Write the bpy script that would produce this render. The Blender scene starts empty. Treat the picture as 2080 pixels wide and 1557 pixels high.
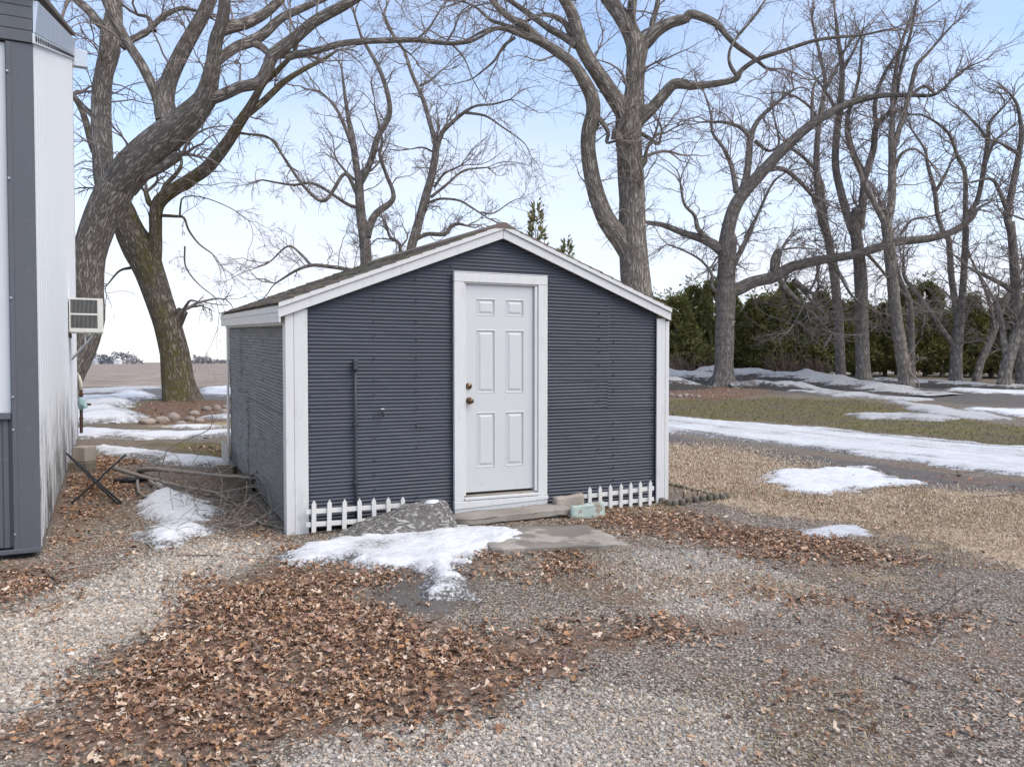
import bpy, bmesh, math, random
import numpy as np
from mathutils import Vector, Matrix

random.seed(7)
rng = np.random.default_rng(11)
R = math.radians
sc = bpy.context.scene
col = sc.collection

# ------------------------------------------------------------------ camera, sky, sun, exposure
F = 1600.0 / 2080.0                 # focal length in picture widths
TILT = math.atan(43.5 / 1600.0)
CAMZ = 1.52
cam_d = bpy.data.cameras.new('camera')
cam_d.sensor_width = 36.0
cam_d.lens = 36.0 * F
cam_d.clip_start = 0.05
cam_d.clip_end = 8000
cam = bpy.data.objects.new('camera', cam_d)
cam.location = (0, 0, CAMZ)
cam.rotation_euler = (math.pi / 2 - TILT, 0, 0)
col.objects.link(cam)
sc.camera = cam

SUN_EL, SUN_AZ = R(50), R(118)      # azimuth clockwise from +Y : behind and a little to the right of the camera
world = bpy.data.worlds.new('World')
sc.world = world
world.use_nodes = True
wn = world.node_tree
wn.nodes.clear()
w_out = wn.nodes.new('ShaderNodeOutputWorld')
w_bg = wn.nodes.new('ShaderNodeBackground')
w_sky = wn.nodes.new('ShaderNodeTexSky')
w_sky.sky_type = 'NISHITA'
w_sky.sun_disc = False
w_sky.sun_elevation = SUN_EL
w_sky.sun_rotation = SUN_AZ
w_sky.altitude = 300
w_sky.air_density = 1.0
w_sky.dust_density = 0.25
w_sky.ozone_density = 1.6
w_bg.inputs['Strength'].default_value = 0.13
w_tc = wn.nodes.new('ShaderNodeTexCoord')
w_map = wn.nodes.new('ShaderNodeMapping')
w_map.inputs['Scale'].default_value = (1.0, 1.0, 3.2)
w_n1 = wn.nodes.new('ShaderNodeTexNoise')
w_n1.inputs['Scale'].default_value = 2.1
w_n1.inputs['Detail'].default_value = 7
w_n1.inputs['Roughness'].default_value = 0.52
w_n1.inputs['Distortion'].default_value = 0.4
w_sep = wn.nodes.new('ShaderNodeSeparateXYZ')
w_hr = wn.nodes.new('ShaderNodeMapRange')          # thin cloud thickens towards the horizon all round
w_hr.inputs['From Min'].default_value = 0.0
w_hr.inputs['From Max'].default_value = 0.44
w_hr.inputs['To Min'].default_value = 0.92
w_hr.inputs['To Max'].default_value = 0.26
w_hr.interpolation_type = 'SMOOTHSTEP'
w_nr = wn.nodes.new('ShaderNodeMapRange')
w_nr.inputs['From Min'].default_value = 0.38
w_nr.inputs['From Max'].default_value = 0.72
w_nr.inputs['To Min'].default_value = -0.20
w_nr.inputs['To Max'].default_value = 0.24
w_add = wn.nodes.new('ShaderNodeMath'); w_add.operation = 'ADD'; w_add.use_clamp = True
w_mix = wn.nodes.new('ShaderNodeMix'); w_mix.data_type = 'RGBA'
w_mix.inputs[7].default_value = (3.45, 3.48, 3.9, 1)
L = wn.links.new
L(w_tc.outputs['Generated'], w_map.inputs['Vector'])
L(w_map.outputs['Vector'], w_n1.inputs['Vector'])
L(w_tc.outputs['Generated'], w_sep.inputs[0])
L(w_sep.outputs['Z'], w_hr.inputs['Value'])
L(w_n1.outputs['Fac'], w_nr.inputs['Value'])
L(w_hr.outputs['Result'], w_add.inputs[0])
L(w_nr.outputs['Result'], w_add.inputs[1])
L(w_add.outputs[0], w_mix.inputs[0])
L(w_sky.outputs['Color'], w_mix.inputs[6])
L(w_mix.outputs[2], w_bg.inputs['Color'])
L(w_bg.outputs[0], w_out.inputs['Surface'])

sun_d = bpy.data.lights.new('sun', 'SUN')
sun_d.energy = 1.5
sun_d.angle = R(55)
sun_d.color = (1.0, 0.91, 0.77)
sun = bpy.data.objects.new('sun', sun_d)
sdir = Vector((math.sin(SUN_AZ) * math.cos(SUN_EL), math.cos(SUN_AZ) * math.cos(SUN_EL), math.sin(SUN_EL)))
sun.rotation_euler = sdir.to_track_quat('Z', 'Y').to_euler()
sun.location = (-8, -8, 20)
col.objects.link(sun)
sc.view_settings.view_transform = 'Standard'
sc.view_settings.look = 'None'
sc.view_settings.gamma = 1.0
sc.view_settings.use_curve_mapping = False
sc.view_settings.exposure = 1.10
sc.cycles.use_denoising = True
sc.cycles.denoiser = 'OPENIMAGEDENOISE'
sc.cycles.denoising_prefilter = 'ACCURATE'
sc.cycles.denoising_input_passes = 'RGB_ALBEDO_NORMAL'
sc.cycles.max_bounces = 5
sc.cycles.diffuse_bounces = 3
sc.cycles.glossy_bounces = 2
sc.cycles.transparent_max_bounces = 6

# ------------------------------------------------------------------ noise, terrain, pixel helpers
_lat = np.random.default_rng(3).random((256, 256))
def vnoise(x, y):
    x = np.asarray(x, float); y = np.asarray(y, float)
    xi = np.floor(x).astype(int); yi = np.floor(y).astype(int)
    fx = x - xi; fy = y - yi
    fx = fx * fx * (3 - 2 * fx); fy = fy * fy * (3 - 2 * fy)
    a = _lat[xi & 255, yi & 255]; b = _lat[(xi + 1) & 255, yi & 255]
    c = _lat[xi & 255, (yi + 1) & 255]; d = _lat[(xi + 1) & 255, (yi + 1) & 255]
    return (a * (1 - fx) + b * fx) * (1 - fy) + (c * (1 - fx) + d * fx) * fy
def fbm(x, y, o=4):
    s = 0; a = 0.5; t = 0
    for i in range(o):
        s = s + a * vnoise(x * 2 ** i + 17 * i, y * 2 ** i + 5 * i); t += a; a *= 0.5
    return s / t
def sstep(a, b, x):
    t = np.clip((np.asarray(x, float) - a) / (b - a), 0, 1)
    return t * t * (3 - 2 * t)
def terrain(x, y):
    x = np.asarray(x, float); y = np.asarray(y, float)
    yy = np.maximum(y, 0.5)
    s = x / yy
    left = np.clip(0.034 * (y - 7), 0, 0.45) * (1 - sstep(22, 60, y)) + 0.12 * np.exp(-(((x + 8.6) / 2.6) ** 2 + ((y - 20) / 2.2) ** 2))
    right = np.clip(0.035 * (y - 15), 0, 0.80)
    t = sstep(-0.28, 0.12, s)
    h = left * (1 - t) + right * t
    # dug-over bank in front of the hedge
    h = h + t * 0.10 * sstep(22, 27, y) * (1 - sstep(40, 60, y)) * (fbm(x * 0.5 + 9, y * 0.5, 3) - 0.4) * 2
    near = 1 - sstep(12, 30, y)
    h = h + near * (0.035 * (fbm(x * 0.9 + 40, y * 0.9, 3) - 0.5) + 0.012 * (fbm(x * 5, y * 5, 2) - 0.5))
    return h
ct, st = math.cos(TILT), math.sin(TILT)
def ray(px, py):
    dx = (px - 1040) / 1600.0; dy = (778.5 - py) / 1600.0
    return np.array([dx, ct + dy * st, -st + dy * ct])
def W(px, py, Z):                   # picture point at a given distance Z in front of the camera
    d = ray(px, py); d = d * (Z / d[1])
    return np.array([d[0], d[1], CAMZ + d[2]])
_ZS = np.geomspace(2.0, 400, 1500)
def G(px, py, up=0.0):              # picture point on the ground
    d = ray(px, py); d = d / d[1]
    x = d[0] * _ZS; z = CAMZ + d[2] * _ZS
    f = z - terrain(x, _ZS) - up
    idx = np.where(f <= 0)[0]
    i = idx[0] if len(idx) else len(_ZS) - 1
    if i == 0: Zs = _ZS[0]
    else:
        t = f[i - 1] / (f[i - 1] - f[i] + 1e-12) if len(idx) else 1
        Zs = _ZS[i - 1] + (_ZS[i] - _ZS[i - 1]) * t
    return np.array([d[0] * Zs, Zs, CAMZ + d[2] * Zs])
def GP(poly):
    return np.array([G(a, b)[:2] for a, b in poly])
def H(x, y): return float(terrain(x, y))
def psd(poly, X, Y):                # signed distance to polygon, positive inside
    X = np.asarray(X, float); Y = np.asarray(Y, float)
    n = len(poly); d = np.full(X.shape, 1e9); inside = np.zeros(X.shape, bool)
    for i in range(n):
        ax, ay = poly[i]; bx, by = poly[(i + 1) % n]
        ex, ey = bx - ax, by - ay
        t = np.clip(((X - ax) * ex + (Y - ay) * ey) / (ex * ex + ey * ey + 1e-12), 0, 1)
        d = np.minimum(d, np.hypot(X - ax - t * ex, Y - ay - t * ey))
        c = ((ay > Y) != (by > Y)) & (X < (bx - ax) * (Y - ay) / (by - ay + 1e-12) + ax)
        inside ^= c
    return np.where(inside, d, -d)

# ------------------------------------------------------------------ object helpers
def tag(o, label=None, cat=None, group=None, kind=None):
    if label: o['label'] = label
    if cat: o['category'] = cat
    if group: o['group'] = group
    if kind: o['kind'] = kind
    return o
def empty(name, loc=(0, 0, 0)):
    o = bpy.data.objects.new(name, None)
    o.location = loc; o.empty_display_size = 0.2
    col.objects.link(o)
    return o
def link(name, me, mat=None, parent=None):
    """mesh vertices are in world coordinates; the child is moved into its parent's frame"""
    o = bpy.data.objects.new(name, me)
    if mat is not None and len(me.materials) == 0: me.materials.append(mat)
    col.objects.link(o)
    if parent is not None:
        o.parent = parent
        off = Vector((0, 0, 0)); p = parent
        while p is not None:
            off += p.location; p = p.parent
        o.location = -off
    return o
def npmesh(name, V, faces, smooth=False, uv=None, colors=None, cname='Col'):
    """faces: list of (M,k) index arrays"""
    me = bpy.data.meshes.new(name)
    V = np.ascontiguousarray(V, np.float32)
    me.vertices.add(len(V)); me.vertices.foreach_set('co', V.ravel())
    faces = [np.asarray(f, np.int32) for f in faces if len(f)]
    loops = np.concatenate([f.ravel() for f in faces])
    starts = []; o = 0
    for f in faces:
        starts.append(o + np.arange(len(f)) * f.shape[1]); o += f.size
    starts = np.concatenate(starts).astype(np.int32)
    me.loops.add(len(loops)); me.loops.foreach_set('vertex_index', loops)
    me.polygons.add(len(starts)); me.polygons.foreach_set('loop_start', starts)
    if smooth: me.polygons.foreach_set('use_smooth', np.ones(len(starts), bool))
    if uv is not None:
        l = me.uv_layers.new(name='UVMap')
        l.data.foreach_set('uv', np.ascontiguousarray(np.asarray(uv, np.float32)[loops]).ravel())
    if colors is not None:
        for cn, cv in (colors.items() if isinstance(colors, dict) else [(cname, colors)]):
            a = me.color_attributes.new(cn, 'FLOAT_COLOR', 'POINT')
            a.data.foreach_set('color', np.ascontiguousarray(cv, np.float32).ravel())
    me.update(calc_edges=True)
    return me
def ident(p): return p
class MB:
    def __init__(s, fn=ident): s.v = []; s.f = []; s.fn = fn
    def quadbox(s, c8):
        b = len(s.v); s.v += [tuple(s.fn(p)) for p in c8]
        for q in ((0, 3, 2, 1), (4, 5, 6, 7), (0, 1, 5, 4), (1, 2, 6, 5), (2, 3, 7, 6), (3, 0, 4, 7)):
            s.f.append(tuple(b + i for i in q))
        return s
    def box(s, x0, x1, y0, y1, z0, z1):
        return s.quadbox([(x0, y0, z0), (x1, y0, z0), (x1, y1, z0), (x0, y1, z0), (x0, y0, z1), (x1, y0, z1), (x1, y1, z1), (x0, y1, z1)])
    def prism(s, poly, y0, y1):     # poly in (x,z), extruded along y
        b = len(s.v); n = len(poly)
        s.v += [tuple(s.fn((x, y0, z))) for x, z in poly] + [tuple(s.fn((x, y1, z))) for x, z in poly]
        s.f.append(tuple(b + i for i in range(n))); s.f.append(tuple(b + n + i for i in reversed(range(n))))
        for i in range(n):
            j = (i + 1) % n
            s.f.append((b + j, b + i, b + n + i, b + n + j))
        return s
    def tube(s, pts, r, k=8, caps=True):
        pts = [np.array(s.fn(p), float) for p in pts]; n = len(pts)
        rr = r if hasattr(r, '__len__') else [r] * n
        b = len(s.v)
        for i, p in enumerate(pts):
            t = pts[min(i + 1, n - 1)] - pts[max(i - 1, 0)]; t /= (np.linalg.norm(t) + 1e-9)
            ref = np.array([0, 0, 1.0]) if abs(t[2]) < .9 else np.array([1.0, 0, 0])
            u = np.cross(t, ref); u /= np.linalg.norm(u); w = np.cross(t, u)
            for j in range(k):
                a = 2 * math.pi * j / k
                s.v.append(tuple(p + rr[i] * (math.cos(a) * u + math.sin(a) * w)))
        for i in range(n - 1):
            for j in range(k):
                j2 = (j + 1) % k
                s.f.append((b + i * k + j, b + i * k + j2, b + (i + 1) * k + j2, b + (i + 1) * k + j))
        if caps:
            s.f.append(tuple(b + j for j in range(k))); s.f.append(tuple(b + (n - 1) * k + j for j in reversed(range(k))))
        return s
    def build(s, name, mat, parent=None, bevel=0, smooth=False):
        me = bpy.data.meshes.new(name)
        me.from_pydata(s.v, [], s.f)
        bm = bmesh.new(); bm.from_mesh(me)
        bmesh.ops.recalc_face_normals(bm, faces=bm.faces)
        bm.to_mesh(me); bm.free()
        if smooth:
            for p in me.polygons: p.use_smooth = True
        o = link(name, me, mat, parent)
        if bevel:
            m = o.modifiers.new('bevel', 'BEVEL'); m.width = bevel; m.segments = 2; m.limit_method = 'ANGLE'
        return o

# ------------------------------------------------------------------ materials
class Mat:
    def __init__(s, name, rough=0.8, spec=0.3):
        s.m = bpy.data.materials.new(name); s.m.use_nodes = True
        s.nt = s.m.node_tree
        s.b = next(n for n in s.nt.nodes if n.type == 'BSDF_PRINCIPLED')
        s.b.inputs['Roughness'].default_value = rough
        s.b.inputs['Specular IOR Level'].default_value = spec
        s.pos = None
    def n(s, typ, props=None, **ins):
        nd = s.nt.nodes.new('ShaderNode' + typ)
        for k, v in (props or {}).items(): setattr(nd, k, v)
        for k, v in ins.items():
            key = int(k[1:]) if k[0] == 'i' and k[1:].isdigit() else k.replace('_', ' ')
            sk = nd.inputs[key]
            if hasattr(v, 'is_output'): s.nt.links.new(v, sk)
            else: sk.default_value = v
        return nd
    def P(s):
        if s.pos is None: s.pos = s.n('NewGeometry').outputs['Position']
        return s.pos
    def mapped(s, scale, vec=None, loc=(0, 0, 0)):
        return s.n('Mapping', Vector=vec if vec is not None else s.P(), Scale=scale, Location=loc).outputs[0]
    def noise(s, scale, detail=4, rough=0.55, vec=None, dist=0.0):
        return s.n('TexNoise', Vector=vec if vec is not None else s.P(), Scale=scale, Detail=detail, Roughness=rough, Distortion=dist).outputs['Fac']
    def vor(s, scale, feature='F1', out='Distance', vec=None, rnd=1.0):
        return s.n('TexVoronoi', {'feature': feature}, Vector=vec if vec is not None else s.P(), Scale=scale, Randomness=rnd).outputs[out]
    def rng(s, v, a, b, c=0.0, d=1.0):
        return s.n('MapRange', {'interpolation_type': 'SMOOTHSTEP'}, Value=v, From_Min=a, From_Max=b, To_Min=c, To_Max=d).outputs[0]
    def math(s, op, a, b=0.0, clamp=False):
        return s.n('Math', {'operation': op, 'use_clamp': clamp}, i0=a, i1=b).outputs[0]
    def mix(s, f, a, b, blend='MIX'):
        def c(v): return v if hasattr(v, 'is_output') else (tuple(v) + (1,) if len(v) == 3 else v)
        return s.n('Mix', {'data_type': 'RGBA', 'blend_type': blend}, i0=f, i6=c(a), i7=c(b)).outputs[2]
    def ramp(s, f, stops):
        nd = s.n('ValToRGB', Fac=f); e = nd.color_ramp.elements
        while len(e) < len(stops): e.new(0.5)
        for el, (p, c) in zip(e, stops): el.position = p; el.color = tuple(c) + (1,)
        return nd.outputs[0]
    def attr(s, name, typ='GEOMETRY'):
        return s.n('Attribute', {'attribute_name': name, 'attribute_type': typ})
    def color(s, c):
        if hasattr(c, 'is_output'): s.nt.links.new(c, s.b.inputs['Base Color'])
        else: s.b.inputs['Base Color'].default_value = tuple(c) + (1,)
        return s
    def rough(s, v): s.nt.links.new(v, s.b.inputs['Roughness']); return s
    def bump(s, h, strength=0.5, dist=0.02, prev=None):
        nd = s.n('Bump', Height=h, Strength=strength, Distance=dist)
        if prev is not None: s.nt.links.new(prev, nd.inputs['Normal'])
        s.nt.links.new(nd.outputs[0], s.b.inputs['Normal'])
        return nd.outputs[0]

def m_paint(name, c, dirt=(0.25, 0.22, 0.18), amt=0.25, rough=0.55, scale=(6, 6, 1.5)):
    m = Mat(name, rough, 0.35)
    a = m.noise(3.0, 6, 0.65, m.mapped(scale))
    b = m.noise(22.0, 3, 0.6, m.mapped(scale))
    f = m.math('MULTIPLY', m.rng(a, 0.5, 0.8), amt)
    cc = m.mix(f, c, dirt)
    cc = m.mix(m.math('MULTIPLY', m.rng(b, 0.66, 0.78), amt * 1.4), cc, dirt)
    m.color(cc); m.bump(b, 0.15, 0.004)
    return m.m
M = {}
M['trim'] = m_paint('white_trim_paint', (0.66, 0.65, 0.63), amt=0.3)
M['picket'] = m_paint('weathered_picket_paint', (0.70, 0.68, 0.64), (0.34, 0.29, 0.23), amt=0.6)
def m_siding(name, k, g):
    m = Mat(name, 0.42, 0.42)
    a = m.noise(1.3, 6, 0.6)
    b = m.noise(5.0, 5, 0.7, m.mapped((0.7, 0.7, 5)))
    s = m.noise(40, 2, 0.5)
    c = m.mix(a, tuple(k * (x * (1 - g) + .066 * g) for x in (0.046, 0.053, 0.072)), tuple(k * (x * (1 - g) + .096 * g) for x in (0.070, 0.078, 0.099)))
    c = m.mix(m.math('MULTIPLY', m.rng(b, 0.5, 0.85), 0.5), c, (0.108, 0.118, 0.135))
    c = m.mix(m.math('MULTIPLY', m.rng(s, 0.74, 0.8), 0.5), c, (0.17, 0.17, 0.16))
    m.color(c); m.rough(m.rng(b, 0.2, 0.8, 0.36, 0.6)); m.bump(s, 0.08, 0.003)
    return m.m
M['siding'] = m_siding('slate_corrugated_paint', 1.0, 0.0)
M['siding_lit'] = m_siding('lit_slate_corrugated_paint', 1.3, 0.8)  # left wall's lighter, greyer copy of the siding; light painted into the colour
M['dark_pipe'] = m_paint('slate_pipe_paint', (0.05, 0.055, 0.068), (0.12, 0.12, 0.12), 0.4, 0.45)
def m_door():
    m = Mat('pale_grey_door_paint', 0.38, 0.45)
    sep = m.n('SeparateXYZ', Vector=m.P())
    low = m.rng(sep.outputs['Z'], 0.25, 0.62, 1, 0)
    n1 = m.noise(26, 5, 0.7); n2 = m.noise(2.2, 3, 0.5)
    f = m.math('MULTIPLY', m.rng(n1, 0.57, 0.66), m.math('MULTIPLY', low, m.rng(n2, 0.42, 0.6)))
    c = m.mix(n2, (0.565, 0.565, 0.555), (0.61, 0.61, 0.60))
    m.color(m.mix(m.math('MULTIPLY', f, 0.55), c, (0.30, 0.29, 0.27)))
    return m.m
M['door'] = m_door()
def simple(name, c, rough=0.7, spec=0.3, metal=0.0, var=0.25, scale=12):
    m = Mat(name, rough, spec)
    n1 = m.noise(scale, 5, 0.6)
    m.color(m.mix(n1, tuple(x * (1 - var) for x in c), tuple(min(1, x * (1 + var)) for x in c)))
    m.b.inputs['Metallic'].default_value = metal
    m.bump(n1, 0.15, 0.005)
    return m.m
M['knob'] = simple('aged_bronze', (0.16, 0.11, 0.07), 0.35, 0.5, 0.9)
M['galv'] = simple('galvanised_metal', (0.55, 0.57, 0.59), 0.38, 0.5, 0.75, 0.2, 5)
M['black'] = simple('black_rod', (0.018, 0.018, 0.02), 0.5)
M['nail'] = simple('nail_head', (0.035, 0.036, 0.042), 0.5)
M['dark'] = simple('dark_interior', (0.015, 0.015, 0.016), 0.9)
M['rust'] = simple('rusty_pipe', (0.075, 0.045, 0.035), 0.8, 0.2, 0, 0.4)
M['ivory'] = simple('ivory_pipe', (0.62, 0.58, 0.45), 0.5)
M['teal'] = simple('teal_valve', (0.30, 0.42, 0.42), 0.5)
M['ac'] = simple('cream_enamel', (0.66, 0.65, 0.60), 0.45, 0.4, 0, 0.1, 6)
M['fin'] = simple('grey_fin', (0.32, 0.32, 0.31), 0.5)
M['soil_int'] = simple('plywood_backing', (0.10, 0.085, 0.07), 0.9)

def m_concrete(name, c1, c2, wet=None):
    m = Mat(name, 0.85, 0.25)
    a = m.noise(2.2, 6, 0.6); b = m.noise(70, 3, 0.6); e = m.vor(60)
    c = m.mix(m.rng(a, 0.3, 0.7), c1, c2)
    c = m.mix(m.math('MULTIPLY', m.rng(b, 0.55, 0.7), 0.45), c, tuple(x * 0.45 for x in c1))
    c = m.mix(m.math('MULTIPLY', m.rng(b, 0.45, 0.3), 0.3), c, tuple(min(1, x * 1.5) for x in c2))
    if wet is not None:
        w = m.rng(m.noise(1.5, 4, 0.6, m.mapped((1, 1, 1), loc=wet)), 0.47, 0.53)
        c = m.mix(m.math('MULTIPLY', w, 0.55), c, tuple(x * 0.3 for x in c1))
    m.color(c); m.bump(b, 0.5, 0.006)
    return m.m
M['conc'] = m_concrete('weathered_concrete', (0.23, 0.20, 0.165), (0.36, 0.32, 0.27))
M['slab'] = m_concrete('damp_concrete_slab', (0.31, 0.27, 0.225), (0.44, 0.39, 0.33), (3.1, 0.2, 0))
M['block'] = m_concrete('mossy_concrete_block', (0.15, 0.13, 0.085), (0.26, 0.23, 0.18))
M['block2'] = m_concrete('tan_concrete_block', (0.34, 0.29, 0.24), (0.45, 0.39, 0.33))
M['rock'] = m_concrete('field_stone', (0.22, 0.18, 0.15), (0.40, 0.34, 0.29))
def m_mint():
    m = Mat('chipped_mint_paint', 0.7, 0.3)
    n1 = m.noise(9, 6, 0.7)
    c = m.mix(m.rng(n1, 0.53, 0.6), (0.47, 0.55, 0.48), (0.33, 0.28, 0.22))
    m.color(c); m.bump(n1, 0.4, 0.006)
    return m.m
M['mint'] = m_mint()
M['log'] = m_concrete('mossy_edging_log', (0.10, 0.095, 0.065), (0.22, 0.19, 0.15))

def m_shingle():
    m = Mat('brown_asphalt_shingle', 0.95, 0.15)
    oi = m.n('ObjectInfo').outputs['Random']
    a = m.noise(60, 3, 0.6); b = m.noise(3, 4, 0.6, m.mapped((1, 1, 1)))
    cell = m.vor(3.3, 'F1', 'Color')
    c = m.mix(a, (0.10, 0.083, 0.066), (0.24, 0.205, 0.165))
    c = m.mix(m.math('MULTIPLY', b, 0.6), c, (0.13, 0.115, 0.10))
    c = m.mix(0.3, c, cell, 'MULTIPLY')
    c = m.mix(m.math('MULTIPLY', oi, 0.4), c, (0.27, 0.22, 0.17))
    m.color(c); m.bump(a, 0.6, 0.004)
    return m.m
M['shingle'] = m_shingle()

def m_bark(name, lo, hi, moss=0.0, scale=1.0):
    m = Mat(name, 0.95, 0.12)
    uv = m.n('UVMap').outputs[0]
    warp = m.n('TexNoise', {}, Vector=uv, Scale=3.0, Detail=3, Roughness=0.6).outputs['Color']
    uvw = m.n('Mix', {'data_type': 'VECTOR'}, i0=0.10, i4=uv, i5=warp).outputs[1]
    n1 = m.noise(1.0, 5, 0.6, m.mapped((27 * scale, 3.4 * scale, 1), uvw))
    nb = m.noise(1.0, 4, 0.65, m.mapped((60 * scale, 12.0 * scale, 1), uvw))
    n2 = m.noise(0.7, 5, 0.6)
    fur = m.rng(m.math('ABSOLUTE', m.math('SUBTRACT', n1, 0.5)), 0.0, 0.10)
    h = m.math('ADD', m.math('MULTIPLY', fur, 0.62), m.math('MULTIPLY', nb, 0.55))
    c = m.mix(m.rng(h, 0.28, 1.0), tuple(x * 0.72 for x in lo), tuple(x * .93 for x in hi))
    c = m.mix(m.math('MULTIPLY', m.rng(n2, 0.4, 0.7), 0.3), c, tuple((x + y) * .5 for x, y in zip(lo, hi)))
    if moss > 0:
        mm = m.noise(0.55, 4, 0.7, m.mapped((2.4, 2.4, 0.8)))
        mx = m.noise(14, 4, 0.7)
        f = m.math('MULTIPLY', m.rng(mm, 0.42, 0.58), m.rng(mx, 0.35, 0.62))
        c = m.mix(m.math('MULTIPLY', f, moss), c, (0.20, 0.17, 0.055))
    m.color(c); m.bump(h, 1.0, 0.05)
    return m.m
M['bark'] = m_bark('grey_brown_bark', (0.27, 0.23, 0.195), (0.45, 0.395, 0.34))
M['bark_warm'] = m_bark('warm_bark', (0.265, 0.225, 0.183), (0.44, 0.39, 0.33), 0, 0.8)
M['bark_moss'] = m_bark('mossy_bark', (0.19, 0.155, 0.115), (0.36, 0.31, 0.25), 0.9)
M['bark_dim'] = m_bark('grey_bark', (0.26, 0.225, 0.197), (0.43, 0.38, 0.335))
M['twig'] = simple('twig_bark', (0.245, 0.205, 0.182), 0.9, 0.15, 0, 0.35, 3)
M['wound'] = simple('bare_wood', (0.34, 0.25, 0.17), 0.9, 0.15, 0, 0.3, 8)

def m_snow(name, dirt, dirt_c=(0.09, 0.08, 0.07), base=(0.88, 0.88, 0.885), sc_=1.0, tracks=None):
    m = Mat(name, 0.75, 0.25)
    a = m.noise(1.3 * sc_, 6, 0.66); b = m.noise(46 * sc_, 3, 0.7); c0 = m.noise(7 * sc_, 5, 0.65)
    edge = m.attr('Col').outputs['Fac']          # thickness of the snow: thin snow shows grit
    c = m.mix(m.rng(c0, 0.35, 0.75), base, tuple(x * 0.84 for x in base))
    thin = m.rng(edge, 0.0, 0.85, 1.0, 0.0)
    f = m.math('ADD', m.math('MULTIPLY', m.rng(a, 0.44, 0.70), dirt), m.math('MULTIPLY', thin, m.rng(c0, 0.25, 0.65, 0.25, 0.95)), True)
    if tracks is not None:
        rot = m.n('Mapping', {'vector_type': 'POINT'}, Vector=m.P(), Rotation=(0, 0, -tracks)).outputs[0]
        tr = m.noise(1.0, 5, 0.7, m.mapped((0.10, 1.5, 1), rot))
        tr2 = m.noise(1.0, 4, 0.7, m.mapped((0.35, 7, 1), rot))
        f = m.math('ADD', f, m.math('ADD', m.math('MULTIPLY', m.rng(tr, 0.46, 0.66), 0.6), m.math('MULTIPLY', m.rng(tr2, 0.48, 0.68), 0.4)), True)
    speck = m.rng(m.math('ADD', b, m.math('MULTIPLY', f, 0.24)), 0.62, 0.76)
    c = m.mix(m.math('MULTIPLY', f, 0.55), c, (0.40, 0.375, 0.35))
    c = m.mix(m.math('MULTIPLY', speck, m.math('ADD', m.math('MULTIPLY', f, 0.9), 0.05)), c, dirt_c)
    m.color(c)
    h = m.math('ADD', m.math('MULTIPLY', b, 0.4), c0)
    m.bump(h, 0.5, 0.03 / sc_)
    return m.m
M['snow'] = m_snow('old_snow', 0.9, base=(0.76, 0.76, 0.765))
M['snow_clean'] = m_snow('bright_snow', 0.25, base=(0.78, 0.78, 0.785))
M['snow_dirty'] = m_snow('dirty_snow', 1.0, base=(0.52, 0.51, 0.50))
_g0, _g1 = G(1350, 862), G(2080, 940)
M['snow_drive'] = m_snow('packed_drive_snow', 0.4, base=(0.70, 0.695, 0.69), sc_=0.6, tracks=math.atan2(_g1[1] - _g0[1], _g1[0] - _g0[0]))
M['ice'] = m_snow('grey_ice', 0.55, base=(0.60, 0.60, 0.61))
def m_bank():
    m = Mat('dirt_streaked_snow_bank', 0.9, 0.15)
    a = m.noise(1.0, 6, 0.72, m.mapped((0.35, 1.3, 3.0))); b = m.noise(7, 4, 0.75); d = m.noise(30, 2, .6)
    e = m.attr('Col').outputs['Fac']
    f = m.math('ADD', m.math('MULTIPLY', a, 1.0), m.math('MULTIPLY', m.math('SUBTRACT', b, .5), 0.5))
    f = m.math('ADD', f, m.math('MULTIPLY', m.math('SUBTRACT', 0.55, e), 0.45))
    c = m.mix(m.rng(f, 0.40, 0.49), (0.50, 0.49, 0.48), (0.065, 0.056, 0.049))
    c = m.mix(m.math('MULTIPLY', m.rng(d, .45, .7), .55), c, (0.16, 0.145, 0.13))
    m.color(c); m.bump(b, 0.8, 0.10)
    return m.m
M['bank'] = m_bank()

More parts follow.
